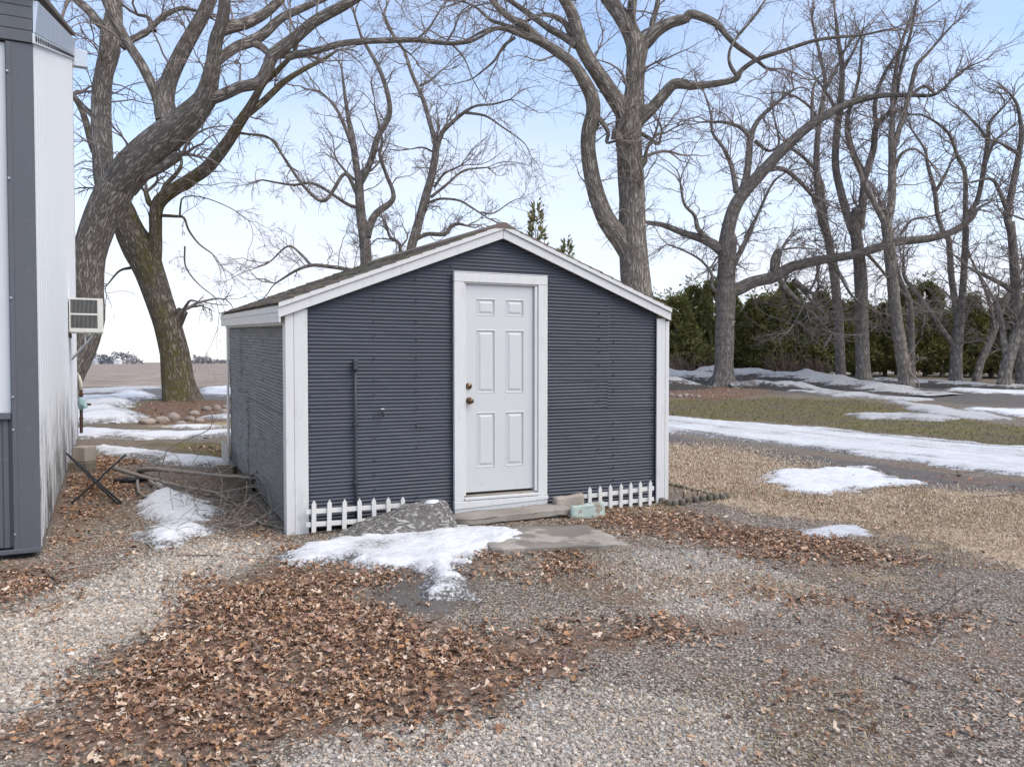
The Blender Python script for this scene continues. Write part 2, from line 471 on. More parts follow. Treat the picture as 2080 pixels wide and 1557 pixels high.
def m_ground():
    m = Mat('yard_ground', 0.95, 0.15)
    A = m.n('SeparateColor', Color=m.attr('ZA').outputs['Color'])
    B = m.n('SeparateColor', Color=m.attr('ZB').outputs['Color'])
    n_f = m.noise(38, 4, 0.7); n_m = m.noise(6, 5, 0.65); n_l = m.noise(1.1, 5, 0.6)
    pert = m.math('ADD', m.math('MULTIPLY', m.math('SUBTRACT', n_f, 0.5), 0.7), m.math('MULTIPLY', m.math('SUBTRACT', n_m, 0.5), 0.9))
    def mask(s): return m.rng(m.math('ADD', s, pert), 0.36, 0.64)
    vc = m.n('TexVoronoi', {'feature': 'F1'}, Vector=m.P(), Scale=62.0, Randomness=1.0)
    vsep = m.n('SeparateColor', Color=vc.outputs['Color'])
    # base: grit and earth between the stones
    c = m.ramp(vsep.outputs['Red'], [(0.0, (0.095, 0.072, 0.054)), (0.35, (0.23, 0.19, 0.15)), (0.7, (0.36, 0.315, 0.265)), (1.0, (0.50, 0.455, 0.39))])
    c = m.mix(m.rng(vc.outputs['Distance'], 0.35, 0.75), c, (0.085, 0.068, 0.055))
    c = m.mix(m.math('MULTIPLY', m.rng(n_l, 0.42, 0.68), 0.6), c, (0.20, 0.145, 0.10))
    # pale gravel
    g = m.ramp(vsep.outputs['Green'], [(0.0, (0.20, 0.18, 0.155)), (0.4, (0.36, 0.33, 0.29)), (1.0, (0.55, 0.52, 0.47))])
    g = m.mix(m.rng(vc.outputs['Distance'], 0.4, 0.8), g, (0.17, 0.145, 0.12))
    c = m.mix(mask(A.outputs['Red']), c, g)
    # straw-coloured lawn
    st_ = m.noise(1.0, 5, 0.75, m.mapped((26, 60, 26)))
    t = m.ramp(st_, [(0.25, (0.20, 0.14, 0.085)), (0.5, (0.46, 0.355, 0.235)), (0.75, (0.62, 0.51, 0.37))])
    t = m.mix(m.math('MULTIPLY', m.rng(n_m, 0.56, 0.72), 0.45), t, (0.19, 0.10, 0.06))
    c = m.mix(mask(A.outputs['Green']), c, t)
    # green-brown lawn
    gg = m.ramp(m.math('ADD', m.math('MULTIPLY', n_m, 0.6), m.math('MULTIPLY', n_f, 0.4)), [(0.3, (0.075, 0.065, 0.035)), (0.5, (0.155, 0.135, 0.06)), (0.72, (0.27, 0.22, 0.12))])
    gg = m.mix(m.rng(n_l, 0.45, 0.62), gg, (0.15, 0.12, 0.085))
    c = m.mix(mask(A.outputs['Blue']), c, gg)
    # damp dark mud
    mud = m.mix(m.math('ADD', m.math('MULTIPLY', n_m, .6), m.math('MULTIPLY', n_f, .4)), (0.045, 0.037, 0.032), (0.24, 0.215, 0.19))
    c = m.mix(mask(B.outputs['Red']), c, mud)
    # leaf mould under the leaves
    lm = m.ramp(n_f, [(0.3, (0.07, 0.045, 0.032)), (0.5, (0.19, 0.12, 0.083)), (0.7, (0.32, 0.215, 0.15))])
    c = m.mix(mask(B.outputs['Green']), c, lm)
    # stubble field
    fr = m.noise(1.0, 6, 0.7, m.mapped((0.05, 0.55, 1)))
    fd = m.noise(1.0, 7, 0.8, m.mapped((0.7, 0.16, 1)))
    fl = m.ramp(m.math('ADD', m.math('MULTIPLY', fr, 0.35), m.math('MULTIPLY', fd, 0.65)), [(0.38, (0.15, 0.115, 0.09)), (0.5, (0.31, 0.25, 0.20)), (0.62, (0.48, 0.40, 0.33))])
    c = m.mix(B.outputs['Blue'], c, fl)
    m.color(c)
    h = m.math('ADD', m.math('MULTIPLY', m.math('SUBTRACT', 1.0, vc.outputs['Distance']), 0.5), n_f)
    m.bump(h, 0.7, 0.012)
    m.rough(m.math('SUBTRACT', 0.97, m.math('MULTIPLY', mask(B.outputs['Red']), 0.35)))
    return m.m
M['ground'] = m_ground()
def m_attr(name, rough=0.85, spec=0.2, typ='GEOMETRY', mul=None, trans=0.0):
    m = Mat(name, rough, spec)
    c = m.attr('Col', typ).outputs['Color']
    n1 = m.noise(60, 3, 0.6)
    c = m.mix(m.math('MULTIPLY', m.rng(n1, 0.4, 0.75), 0.35), c, (0.06, 0.045, 0.03))
    m.color(c)
    return m.m
M['leaf'] = m_attr('dry_leaf', 0.7, 0.25)
M['blade'] = m_attr('dry_grass_blade', 0.85, 0.15)
def m_needle():
    m = Mat('evergreen_spray', 0.75, 0.2)
    c = m.attr('Col').outputs['Color']
    r_ = m.n('ObjectInfo').outputs['Random']
    c = m.mix(m.math('MULTIPLY', r_, .5), c, (0.17, 0.145, 0.05))
    n1 = m.noise(1.6, 3, .6)
    c = m.mix(m.math('MULTIPLY', m.rng(n1, .5, .7), .5), c, (0.24, 0.20, 0.075))
    c = m.mix(m.math('MULTIPLY', m.rng(n1, .48, .3), .4), c, (0.05, 0.065, 0.03))
    m.color(c)
    return m.m
M['needle'] = m_needle()
M['stone'] = m_attr('gravel_stone', 0.85, 0.25, 'INSTANCER')

# ------------------------------------------------------------------ ground sheet
Z = {}   # ground zones, outlines in the photograph turned into places on the ground
Z['gravel_pale'] = [GP([(0, 1250), (130, 1185), (250, 1150), (430, 1090), (560, 1105), (520, 1150), (390, 1215), (300, 1280), (180, 1340), (120, 1420), (0, 1480), (-300, 1480), (-300, 1290)]),
                    GP([(430, 1600), (720, 1480), (1010, 1450), (1090, 1400), (1300, 1390), (1500, 1440), (1560, 1600)]),
                    GP([(1290, 1110), (1480, 1120), (1700, 1190), (1500, 1250), (1320, 1240), (1200, 1160)])]
Z['tan'] = [GP([(1340, 900), (1500, 912), (1640, 945), (1740, 1000), (1850, 990), (2080, 1004), (2700, 1060), (2700, 1300), (2080, 1150), (1900, 1100), (1740, 1062), (1560, 1040), (1480, 1022), (1340, 985)]),
            GP([(300, 865), (390, 858), (480, 855), (480, 872), (380, 872)]),
            ]
Z['green'] = [GP([(1340, 812), (1560, 808), (1760, 812), (1860, 835), (2080, 868), (2600, 920), (2600, 960), (2080, 906), (1700, 868), (1340, 842)]),
              GP([(260, 895), (480, 900), (480, 940), (400, 925)])]
Z['mud'] = [GP([(760, 1150), (880, 1148), (985, 1165), (970, 1230), (900, 1262), (800, 1245), (745, 1200)]),
            GP([(1340, 880), (1640, 922), (1860, 955), (2080, 975), (2700, 1030), (2700, 1066), (2080, 1003), (1850, 990), (1690, 965), (1490, 913), (1340, 902)]),
            GP([(1340, 752), (1500, 750), (1800, 775), (2080, 788), (2700, 800), (2700, 850), (2080, 828), (1850, 812), (1600, 800), (1340, 800)]),
            GP([(160, 788), (480, 786), (480, 812), (160, 815)]),
            GP([(1790, 1110), (1890, 1115), (1960, 1150), (1880, 1175), (1760, 1140)]),
            GP([(700, 1075), (900, 1060), (1120, 1065), (1060, 1100), (700, 1095)])]
LEAFZ = [([(0, 1560), (0, 1478), (130, 1425), (190, 1335), (300, 1283), (380, 1218), (480, 1155), (590, 1122), (720, 1152), (752, 1215), (870, 1245), (1000, 1292), (1150, 1262), (1300, 1262), (1440, 1290), (1330, 1325), (1200, 1370), (1085, 1405), (1000, 1450), (700, 1480), (430, 1580)], 620),
         ([(-60, 1150), (90, 1148), (125, 1185), (60, 1228), (-60, 1242)], 560),
         ([(82, 1110), (130, 1010), (165, 935), (215, 918), (262, 935), (245, 1010), (170, 1062), (110, 1120)], 520),
         ([(1165, 1046), (1345, 1035), (1560, 1075), (1800, 1105), (1835, 1142), (1600, 1128), (1400, 1106), (1225, 1082)], 420),
         ([(915, 1135), (990, 1100), (1060, 1120), (1075, 1145), (960, 1165)], 480),
         ([(1065, 1165), (1110, 1145), (1165, 1165), (1120, 1190)], 420),
         ([(1440, 1195), (1560, 1188), (1600, 1212), (1500, 1216)], 330),
         ([(1790, 1255), (1900, 1245), (1930, 1270), (1830, 1290)], 260),
         ([(1560, 1375), (1700, 1362), (1720, 1395), (1600, 1400)], 110),
         ([(1620, 1445), (1760, 1435), (1770, 1480), (1660, 1480)], 120),
         ([(400, 905), (472, 895), (476, 935), (420, 930)], 120),
         ([(470, 1045), (560, 1075), (600, 1100), (540, 1100)], 120)]
LEAFZ = [(GP(p), d) for p, d in LEAFZ]
BEDS = [GP([(255, 840), (290, 818), (360, 812), (440, 815), (480, 818), (480, 850), (420, 858), (300, 862)]),
        GP([(1340, 790), (1440, 782), (1560, 790), (1565, 802), (1450, 812), (1340, 808)])]
sx = np.concatenate([-np.geomspace(6, 0.74, 26)[:-1], np.linspace(-0.74, 0.74, 380), np.geomspace(0.74, 6, 26)[1:]])
ys = np.concatenate([np.linspace(-9, 2.3, 14), np.geomspace(2.4, 60, 420), np.geomspace(62, 3500, 46)])
SX, YS = np.meshgrid(sx, ys)
GX = SX * np.maximum(YS, 2.4)
GY = YS
def zmask(polys, X, Y, soft):
    out = np.zeros(X.shape)
    w = (fbm(X * 1.7 + 3, Y * 1.7, 4) - 0.5) * 0.9 + (fbm(X * 6, Y * 6 + 8, 3) - 0.5) * 0.35
    d = np.clip(Y / 7.0, 0.5, 5)
    for p in polys:
        s = psd(p, X, Y) + w * 0.45 * d
        out = np.maximum(out, sstep(-soft, soft, s / d))
    return out
ok = (GY > 2.3) & (GY < 70) & (np.abs(SX) < 1.3)
def zm(polys, soft=0.12):
    o = np.zeros(GX.shape); o[ok] = zmask(polys, GX[ok], GY[ok], soft); return o
ZA = np.zeros(GX.shape + (4,)); ZB = np.zeros(GX.shape + (4,))
ZA[..., 0] = zm(Z['gravel_pale'], 0.3); ZA[..., 1] = zm(Z['tan'], .4); ZA[..., 2] = zm(Z['green'])
ZB[..., 0] = zm(Z['mud'], 0.16) * 0.9
ZB[..., 1] = np.maximum(zm([p for p, d in LEAFZ], 0.5) * .6, zm(BEDS, 0.1))
tl = 1 - sstep(-0.28, 0.12, GX / np.maximum(GY, 0.5))
ZB[..., 2] = np.maximum(sstep(41, 44, GY + 3 * (fbm(GX * .1, GY * .1) - .5)) * tl, sstep(44, 50, GY))
far_r = sstep(15, 20, GY) * (1 - tl)
ZA[..., 2] = np.maximum(ZA[..., 2], 0.45 * far_r * (1 - ZB[..., 2]))
ZA[..., 2] = np.maximum(ZA[..., 2], 0.5 * sstep(12, 16, GY) * tl * (1 - ZB[..., 2]))
mott = sstep(.40, .68, fbm(GX * 1.5 + 31, GY * 1.5, 4)) * sstep(-.2, 2.0, GX) * sstep(3, 4.5, GY) * (1 - sstep(9, 13, GY))
ZA[..., 1] = np.maximum(ZA[..., 1], mott * .55)
mott2 = sstep(.45, .72, fbm(GX * 1.2 + 61, GY * 1.2 + 9, 4)) * (GY < 12) * (GY > 2)
ZB[..., 1] = np.maximum(ZB[..., 1], mott2 * .5)
ZA[..., 3] = 1; ZB[..., 3] = 1
GZ = terrain(GX, GY)
ny, nx = GX.shape
ii = np.arange(ny * nx).reshape(ny, nx)
quads = np.stack([ii[:-1, :-1], ii[:-1, 1:], ii[1:, 1:], ii[1:, :-1]], -1).reshape(-1, 4)
me = npmesh('ground', np.stack([GX, GY, GZ], -1).reshape(-1, 3), [quads], True, None, {'ZA': ZA.reshape(-1, 4), 'ZB': ZB.reshape(-1, 4)})
ground = link('ground', me, M['ground'])
tag(ground, 'gravel, straw lawn and stubble field spreading to the horizon', None, None, 'structure')

# ------------------------------------------------------------------ the shed
C0 = np.array([-1.955, 6.95]); U = np.array([0.9164, 0.4003]); V_ = np.array([-0.443, 0.8965]); TB = 0.033
def SP(p):
    a, b, z = p
    q = C0 + a * U + b * V_
    return (q[0], q[1], z + TB * b)
def shed_a(px, b):
    k = (px - 1040) / 1600.0; q = C0 + b * V_
    return (k * q[1] - q[0]) / (U[0] - k * U[1])
WID, DEP = 3.90, 4.25
RIDGE = 2.0
def zroof(a): return 2.0 + 0.385 * a if a < RIDGE else 2.77 - 0.387 * (a - RIDGE)
shed = empty('garden_shed', SP((0, 0, 0)))
tag(shed, 'small gabled shed clad in dark slate corrugated metal with white trim', 'shed')
def sbox(name, mat, a0, a1, b0, b1, z0, z1, parent=None, bevel=0.004):
    return MB(SP).box(a0, a1, b0, b1, z0, z1).build(name, mat, parent or shed, bevel)
# dark sheathing behind the metal
core = MB(SP).prism([(0.03, 0.02), (WID - 0.03, 0.02), (WID - 0.03, zroof(WID) - 0.04), (RIDGE, 2.71), (0.03, 1.96)], 0.03, DEP - 0.03)
core.build('sheathing', M['soil_int'], shed)
PITCH = 0.0335
def sheet(name, s0, s1, z0, z1, off, face, tilt=0.0, seed=0):
    r = random.Random(seed)
    bm = bmesh.new()
    ncol = max(2, int((s1 - s0) / 0.07)); nrow = int((z1 - z0) / PITCH * 8)
    grid = []
    for i in range(ncol + 1):
        s = s0 + (s1 - s0) * i / ncol; rowv = []
        for j in range(nrow + 1):
            z = z0 + (z1 - z0) * j / nrow
            dz = tilt * (s - s0) + 0.006 * (float(vnoise(s * 1.3 + seed, z * 1.5)) - 0.5)
            n = 0.010 * (float(vnoise(s * 2.2 + 3.1, z * 2.7)) - 0.5) + 0.009 * (float(vnoise(s * 9 + seed, z * 16)) - 0.5) * (1 if float(vnoise(s * 3 + 70, z * 3 + seed)) > .6 else .15)
            dd = off + 0.0062 * math.sin(2 * math.pi * (z) / PITCH) + n
            if face == 'front': p = (s, -0.014 - dd, z + dz)
            elif face == 'left': p = (-0.014 - dd, s, z + dz)
            elif face == 'right': p = (WID + 0.014 + dd, s, z + dz)
            else: p = (s, DEP + 0.014 + dd, z + dz)
            rowv.append(bm.verts.new(p))
        grid.append(rowv)
    for i in range(ncol):
        for j in range(nrow):
            bm.faces.new((grid[i][j], grid[i + 1][j], grid[i + 1][j + 1], grid[i][j + 1]))
    if face in ('front', 'back'):
        for pco, pno in (((0, 0, 1.985), (-0.385, 0, 1)), ((RIDGE, 0, 2.755), (0.387, 0, 1))):
            geom = bm.verts[:] + bm.edges[:] + bm.faces[:]
            bmesh.ops.bisect_plane(bm, geom=geom, plane_co=pco, plane_no=Vector(pno).normalized(), clear_outer=True)
    for v in bm.verts: v.co = SP(v.co)
    bmesh.ops.recalc_face_normals(bm, faces=bm.faces)
    me = bpy.data.meshes.new(name); bm.to_mesh(me); bm.free()
    for p in me.polygons: p.use_smooth = True
    # face outwards
    o = link(name, me, M['siding_lit'] if face == 'left' else M['siding'], shed)
    return o
N_ = 'corrugated_sheet'
sheet(N_, 0.10, 1.53, 0.03, 0.93, 0.0000, 'front', 0.004, 1)
sheet(N_, 0.10, 1.16, 0.915, 2.6, 0.0015, 'front', -0.002, 2)
sheet(N_, 1.145, 1.53, 0.90, 2.8, 0.0030, 'front', 0.002, 3)
sheet(N_, 1.46, 3.05, 2.33, 2.9, 0.0048, 'front', -0.004, 4)
sheet(N_, 2.46, 3.82, 0.05, 1.06, 0.0000, 'front', 0.003, 5)
sheet(N_, 2.46, 3.22, 1.04, 1.34, 0.0035, 'front', 0.010, 6)
sheet(N_, 3.205, 3.82, 1.04, 2.4, 0.0018, 'front', 0.001, 7)
sheet(N_, 2.46, 3.225, 1.325, 2.345, 0.0060, 'front', -0.002, 8)
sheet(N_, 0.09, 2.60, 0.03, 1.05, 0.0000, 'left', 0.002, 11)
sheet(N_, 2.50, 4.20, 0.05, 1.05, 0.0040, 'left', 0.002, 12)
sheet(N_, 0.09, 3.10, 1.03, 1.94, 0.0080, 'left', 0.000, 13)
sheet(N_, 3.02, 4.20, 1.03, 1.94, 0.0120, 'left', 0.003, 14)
sheet(N_, 0.05, 4.20, 0.03, 1.98, 0.0000, 'right', 0.0, 15)
sheet(N_, 0.05, 3.85, 0.03, 2.8, 0.0000, 'back', 0.0, 16)
# nails along the studs
nb = MB(SP)
for s_ in (0.16, 0.74, 1.14, 1.48, 2.52, 3.10, 3.28, 3.76):
    z = 0.08
    while z < zroof(s_) - 0.06:
        if random.random() < 0.75:
            nb.box(s_ - 0.004, s_ + 0.004, -0.040, -0.02, z, z + 0.007)
        z += PITCH * random.choice((4, 5, 6))
for s_ in (0.16, 1.3, 2.5, 3.1, 4.1):
    z = 0.08
    while z < 1.9:
        nb.box(-0.042, -0.02, s_ - 0.005, s_ + 0.005, z, z + 0.007); z += PITCH * 6
tag(nb.build('nail_heads', M['nail'], shed), kind='stuff')
# corner boards
sbox('corner_board', M['trim'], 0.022, 0.140, -0.052, -0.034, -0.02, 1.99)
sbox('corner_board', M['trim'], -0.052, 0.020, -0.0525, 0.075, -0.03, 1.965)
MB(SP).box(3.800, 3.905, -0.052, -0.034, 0.0, 1.985).build('corner_board', M['trim'], shed, 0.004)
sbox('corner_board', M['trim'], 3.907, 3.955, -0.0525, 0.075, 0.0, 1.96)
sbox('corner_board', M['trim'], -0.052, -0.034, DEP - 0.09, DEP + 0.05, -0.02, 1.95)
# frieze under the left eave, fascia, soffit
sbox('frieze_board', M['trim'], -0.060, -0.040, 0.08, DEP + 0.04, 1.845, 1.955)
sbox('soffit', M['soil_int'], -0.092, -0.02, -0.02, DEP + 0.06, 1.962, 1.972)
sbox('fascia_board', M['trim'], -0.112, -0.094, -0.085, DEP + 0.10, 1.865, 1.985)
sbox('drip_edge', M['trim'], -0.120, -0.1125, -0.090, DEP + 0.11, 1.955, 2.012)
sbox('fascia_board', M['trim'], WID + 0.058, WID + 0.075, 0.05, DEP + 0.10, 1.90, 1.99)
# rake boards, two tiers each side
def rake(a0, a1, zt0, zt1, h, b0, b1, name='rake_board'):
    MB(SP).quadbox([(a0, b0, zt0 - h), (a1, b0, zt1 - h), (a1, b1, zt1 - h), (a0, b1, zt0 - h),
                    (a0, b0, zt0), (a1, b0, zt1), (a1, b1, zt1), (a0, b1, zt0)]).build(name, M['trim'], shed, 0.003)
AP = RIDGE
for (a0, a1, e0) in ((-0.115, AP - 0.002, 'l'), (AP + 0.002, WID + 0.05, 'r')):
    zl = lambda a: 2.035 + 0.385 * (a) if e0 == 'l' else 2.805 - 0.387 * (a - RIDGE)
    rake(a0, a1, zl(a0), zl(a1), 0.085, -0.090, -0.070)
    rake(a0, a1, zl(a0) + 0.050, zl(a1) + 0.050, 0.048, -0.108, -0.091, 'rake_moulding')
# roof deck and shingles
roof = MB(SP)
for (a0, a1, z0, z1) in ((-0.11, AP, 2.035 - 0.042, 2.805), (AP, WID + 0.08, 2.805, 2.805 - 0.387 * (WID + 0.08 - RIDGE))):
    roof.quadbox([(a0, -0.069, z0 - 0.01), (a1, -0.069, z1 - 0.01), (a1, DEP + 0.1, z1 - 0.01), (a0, DEP + 0.1, z0 - 0.01),
                  (a0, -0.069, z0 + 0.036), (a1, -0.069, z1 + 0.036), (a1, DEP + 0.1, z1 + 0.036), (a0, DEP + 0.1, z0 + 0.036)])
roof = roof.build('roof', M['shingle'], shed)
sl = math.hypot(1, 0.385)
def course(i, n, left):
    mb = MB(SP)
    expo = 0.138
    b = -0.115 - (0.15 if i % 2 else 0)
    while b < DEP + 0.11:
        w = 0.30 * random.uniform(0.96, 1.0)
        b0, b1 = max(b, -0.112) + 0.003, min(b + w, DEP + 0.115)
        if b1 - b0 > 0.03:
            lift = random.uniform(0.006, 0.013)
            d0 = i * expo + random.uniform(-0.008, 0.008); d1 = d0 + expo * 1.25
            def pt(d, bb, up):
                a = (-0.135 + d / sl) if left else (WID + 0.10 - d / sl)
                zz = (2.035 + 0.385 * a) if a < RIDGE else 2.805 - 0.387 * (a - RIDGE)
                return (a, bb, zz + 0.052 + up)
            mb.quadbox([pt(d0, b0, -0.004), pt(d1, b0, -0.012), pt(d1, b1, -0.012), pt(d0, b1, -0.004),
                        pt(d0, b0, lift), pt(d1, b0, 0.0), pt(d1, b1, 0.0), pt(d0, b1, lift + random.uniform(-.003, .003))])
        b += w
    mb.build('shingle_course', M['shingle'], roof)
for i in range(16): course(i, 16, True)
for i in range(15): course(i, 15, False)
MB(SP).quadbox([(AP - 0.12, -0.113, 2.815), (AP + 0.12, -0.113, 2.815), (AP + 0.12, DEP + .115, 2.815), (AP - 0.12, DEP + .115, 2.815),
                (AP - 0.02, -0.113, 2.872), (AP + 0.02, -0.113, 2.872), (AP + 0.02, DEP + .115, 2.872), (AP - 0.02, DEP + .115, 2.872)]).build('ridge_cap', M['shingle'], roof)
# door frame, door, sill
DF = empty('door_frame', (0, 0, 0)); DF.parent = shed; DF.location = Vector(SP((2.0, 0, 0))) - shed.location
sbox('casing', M['trim'], 1.500, 1.600, -0.075, -0.034, 0.19, 2.285, DF)
sbox('casing', M['trim'], 2.385, 2.486, -0.075, -0.034, 0.19, 2.285, DF)
sbox('casing', M['trim'], 1.500, 2.486, -0.0755, -0.034, 2.287, 2.372, DF)
sbox('casing_cap', M['trim'], 1.500, 2.486, -0.0765, -0.034, 2.374, 2.384, DF)
sbox('jamb', M['trim'], 1.602, 1.622, -0.062, 0.05, 0.235, 2.270, DF)
sbox('jamb', M['trim'], 2.352, 2.383, -0.062, 0.05, 0.235, 2.270, DF)
sbox('jamb', M['trim'], 1.602, 2.383, -0.0615, 0.05, 2.272, 2.286, DF)
sbox('sill', M['trim'], 1.602, 2.384, -0.085, 0.02, 0.195, 0.222, DF)
sbox('threshold', M['conc'], 1.624, 2.350, -0.06, 0.02, 0.2225, 0.236, DF)
MB(SP).quadbox([(1.495, -0.088, 0.115), (2.49, -0.088, 0.150), (2.49, -0.034, 0.150), (1.495, -0.034, 0.115),
                (1.495, -0.088, 0.188), (2.49, -0.088, 0.188), (2.49, -0.034, 0.188), (1.495, -0.034, 0.188)]).build('apron_board', M['trim'], DF, 0.004)
MB(SP).quadbox([(1.50, -0.080, 0.03), (2.485, -0.080, 0.08), (2.485, -0.034, 0.08), (1.50, -0.034, 0.03),
                (1.50, -0.080, 0.113), (2.485, -0.080, 0.148), (2.485, -0.034, 0.148), (1.50, -0.034, 0.113)]).build('kick_board', M['door'], DF, 0.003)
DR = empty('door', (0, 0, 0)); DR.parent = shed; DR.location = Vector(SP((2.0, 0, 0.25))) - shed.location
da0, da1, dz0, dz1 = 1.630, 2.346, 0.262, 2.268
dw = da1 - da0
pa = [(da0 + dw * 0.155, da0 + dw * 0.435), (da0 + dw * 0.585, da0 + dw * 0.865)]
hh = dz1 - dz0
pz = [(dz0 + hh * 0.115, dz0 + hh * 0.385), (dz0 + hh * 0.475, dz0 + hh * 0.785), (dz0 + hh * 0.850, dz0 + hh * 0.935)]
ac_ = sorted({da0, da1} | {v for p in pa for v in p}); zc_ = sorted({dz0, dz1} | {v for p in pz for v in p})
mb = MB(SP)
for i in range(len(ac_) - 1):
    for j in range(len(zc_) - 1):
        if any(abs(ac_[i] - p[0]) < 1e-6 for p in pa) and any(abs(zc_[j] - p[0]) < 1e-6 for p in pz): continue
        b = len(mb.v); y = -0.030
        mb.v += [SP((ac_[i], y, zc_[j])), SP((ac_[i + 1], y, zc_[j])), SP((ac_[i + 1], y, zc_[j + 1])), SP((ac_[i], y, zc_[j + 1]))]
        mb.f.append((b, b + 1, b + 2, b + 3))
mb.box(da0, da1, -0.016, 0.010, dz0, dz1)
mb.build('slab', M['door'], DR)
for (a0, a1) in pa:
    for (z0, z1) in pz:
        mb = MB(SP)
        prof = [(0, -0.030), (0.008, -0.0335), (0.014, -0.018), (0.024, -0.018), (0.046, -0.0285)]
        rings = []
        for ins, y in prof:
            b = len(mb.v)
            mb.v += [SP((a0 + ins, y, z0 + ins)), SP((a1 - ins, y, z0 + ins)), SP((a1 - ins, y, z1 - ins)), SP((a0 + ins, y, z1 - ins))]
            rings.append(b)
        for r0, r1 in zip(rings[:-1], rings[1:]):
            for k in range(4):
                mb.f.append((r0 + k, r0 + (k + 1) % 4, r1 + (k + 1) % 4, r1 + k))
        mb.f.append(tuple(rings[-1] + k for k in range(4)))
        mb.build('panel', M['door'], DR)
def lathe(name, mat, parent, c, prof, k=16):
    """profile (dist out of the wall, radius) at shed point c"""
    mb = MB(SP); b = 0
    for d, r in prof:
        for j in range(k):
            t = 2 * math.pi * j / k
            mb.v.append(SP((c[0] + r * math.cos(t), c[1] - d, c[2] + r * math.sin(t))))
    for i in range(len(prof) - 1):
        for j in range(k):
            mb.f.append((i * k + j, i * k + (j + 1) % k, (i + 1) * k + (j + 1) % k, (i + 1) * k + j))
    mb.f.append(tuple((len(prof) - 1) * k + j for j in range(k)))
    return mb.build(name, mat, parent, smooth=True)
lathe('knob', M['knob'], DR, (1.668, -0.030, 1.150), [(0, .033), (.008, .033), (.010, .014), (.03, .013), (.036, .024), (.05, .028), (.062, .024), (.066, .010)])
lathe('deadbolt', M['knob'], DR, (1.662, -0.030, 1.290), [(0, .031), (.012, .031), (.018, .026), (.020, .012), (.024, .011)])
# conduit and tap
zc = 1.52
CD = empty('conduit', (0, 0, 0)); CD.parent = shed; CD.location = Vector(SP((0.55, 0, 0))) - shed.location
ca = shed_a(721.5, -0.05)
MB(SP).tube([(ca, -0.052, 0.05), (ca, -0.052, 0.6), (ca, -0.052, 1.0), (ca, -0.052, 1.46)], 0.013, 10).build('pipe', M['dark_pipe'], CD, smooth=True)
sbox('junction_box', M['dark_pipe'], ca - 0.022, ca + 0.022, -0.085, -0.034, 1.452, 1.545, CD, 0.006)
for z in (0.42, 0.95):
    sbox('pipe_clip', M['dark_pipe'], ca - 0.024, ca + 0.024, -0.068, -0.034, z, z + 0.018, CD, 0.003)
TPp = empty('tap', (0, 0, 0)); TPp.parent = shed; TPp.location = Vector(SP((0.8, 0, 1))) - shed.location
ta = shed_a(776, -0.06); tz = 1.52 - (838 - 735) / 1600 * 7.25
MB(SP).tube([(ta, -0.03, tz + .02), (ta, -0.07, tz + .02), (ta, -0.085, tz + .005), (ta, -0.088, tz - .03)], 0.010, 8).build('spout', M['nail'], TPp, smooth=True)
sbox('handle', M['galv'], ta - 0.018, ta + 0.018, -0.075, -0.06, tz + 0.034, tz + 0.044, TPp, 0.002)
# icicles of frost at the right eave
# ------------------------------------------------------------------ step, slab, blocks in front of the shed
st_ = empty('door_step', SP((2.0, -0.2, 0)))
tag(st_, 'concrete step on a low base below the white shed door', 'step')
def rough_box(fn, name, mat, parent, x0, x1, y0, y1, z0, z1, amp=0.006, n=(12, 5, 3), seed=0, bevel=0.01):
    bm = bmesh.new()
    bmesh.ops.create_cube(bm, size=1)
    bmesh.ops.subdivide_edges(bm, edges=bm.edges[:], cuts=7, use_grid_fill=True)
    for v in bm.verts:
        x, y, z = x0 + (x1 - x0) * (v.co.x + .5), y0 + (y1 - y0) * (v.co.y + .5), z0 + (z1 - z0) * (v.co.z + .5)
        e = sum(abs(abs(c) - .5) < 1e-4 for c in v.co)
        k = amp * (1 + 1.2 * (e >= 2))
        nx_ = float(vnoise(x * 14 + seed, y * 14 + z * 9)) - .5; nz_ = float(vnoise(x * 11 + 30 + seed, y * 13 + z * 7)) - .5
        sh = 0.010 if e >= 2 else 0
        v.co = fn((x + k * nx_ - sh * (1 if v.co.x > .49 else -1 if v.co.x < -.49 else 0) * .5, y + k * nz_, z + k * nz_ - (sh * .5 if v.co.z > .49 else 0)))
    bmesh.ops.recalc_face_normals(bm, faces=bm.faces)
    me = bpy.data.meshes.new(name); bm.to_mesh(me); bm.free()
    for p in me.polygons: p.use_smooth = True
    return link(name, me, mat, parent)
def stepfn(p): a, b, z = p; return SP((a, b, z + 0.016 * (a - 1.4)))
rough_box(stepfn, 'tread', M['conc'], st_, 1.400, 2.610, -0.375, -0.092, 0.030, 0.088, 0.012, seed=2)
rough_box(stepfn, 'base', M['block'], st_, 1.47, 2.52, -0.32, -0.095, -0.05, 0.031, 0.010, seed=3)
c4 = [G(1000, 1118, .035), G(1283, 1103, .035), G(1190, 1064, .035), G(960, 1072, .035)]
def slabfn(p):
    u, v, z = p
    q = (c4[0] * (1 - u) + c4[1] * u) * (1 - v) + (c4[3] * (1 - u) + c4[2] * u) * v
    return (q[0], q[1], z)
sb = rough_box(slabfn, 'paving_slab', M['slab'], None, 0, 1, 0, 1, -0.03, 0.045, 0.010, seed=5)
tag(sb, 'flat damp concrete slab lying on the ground before the step', 'slab')
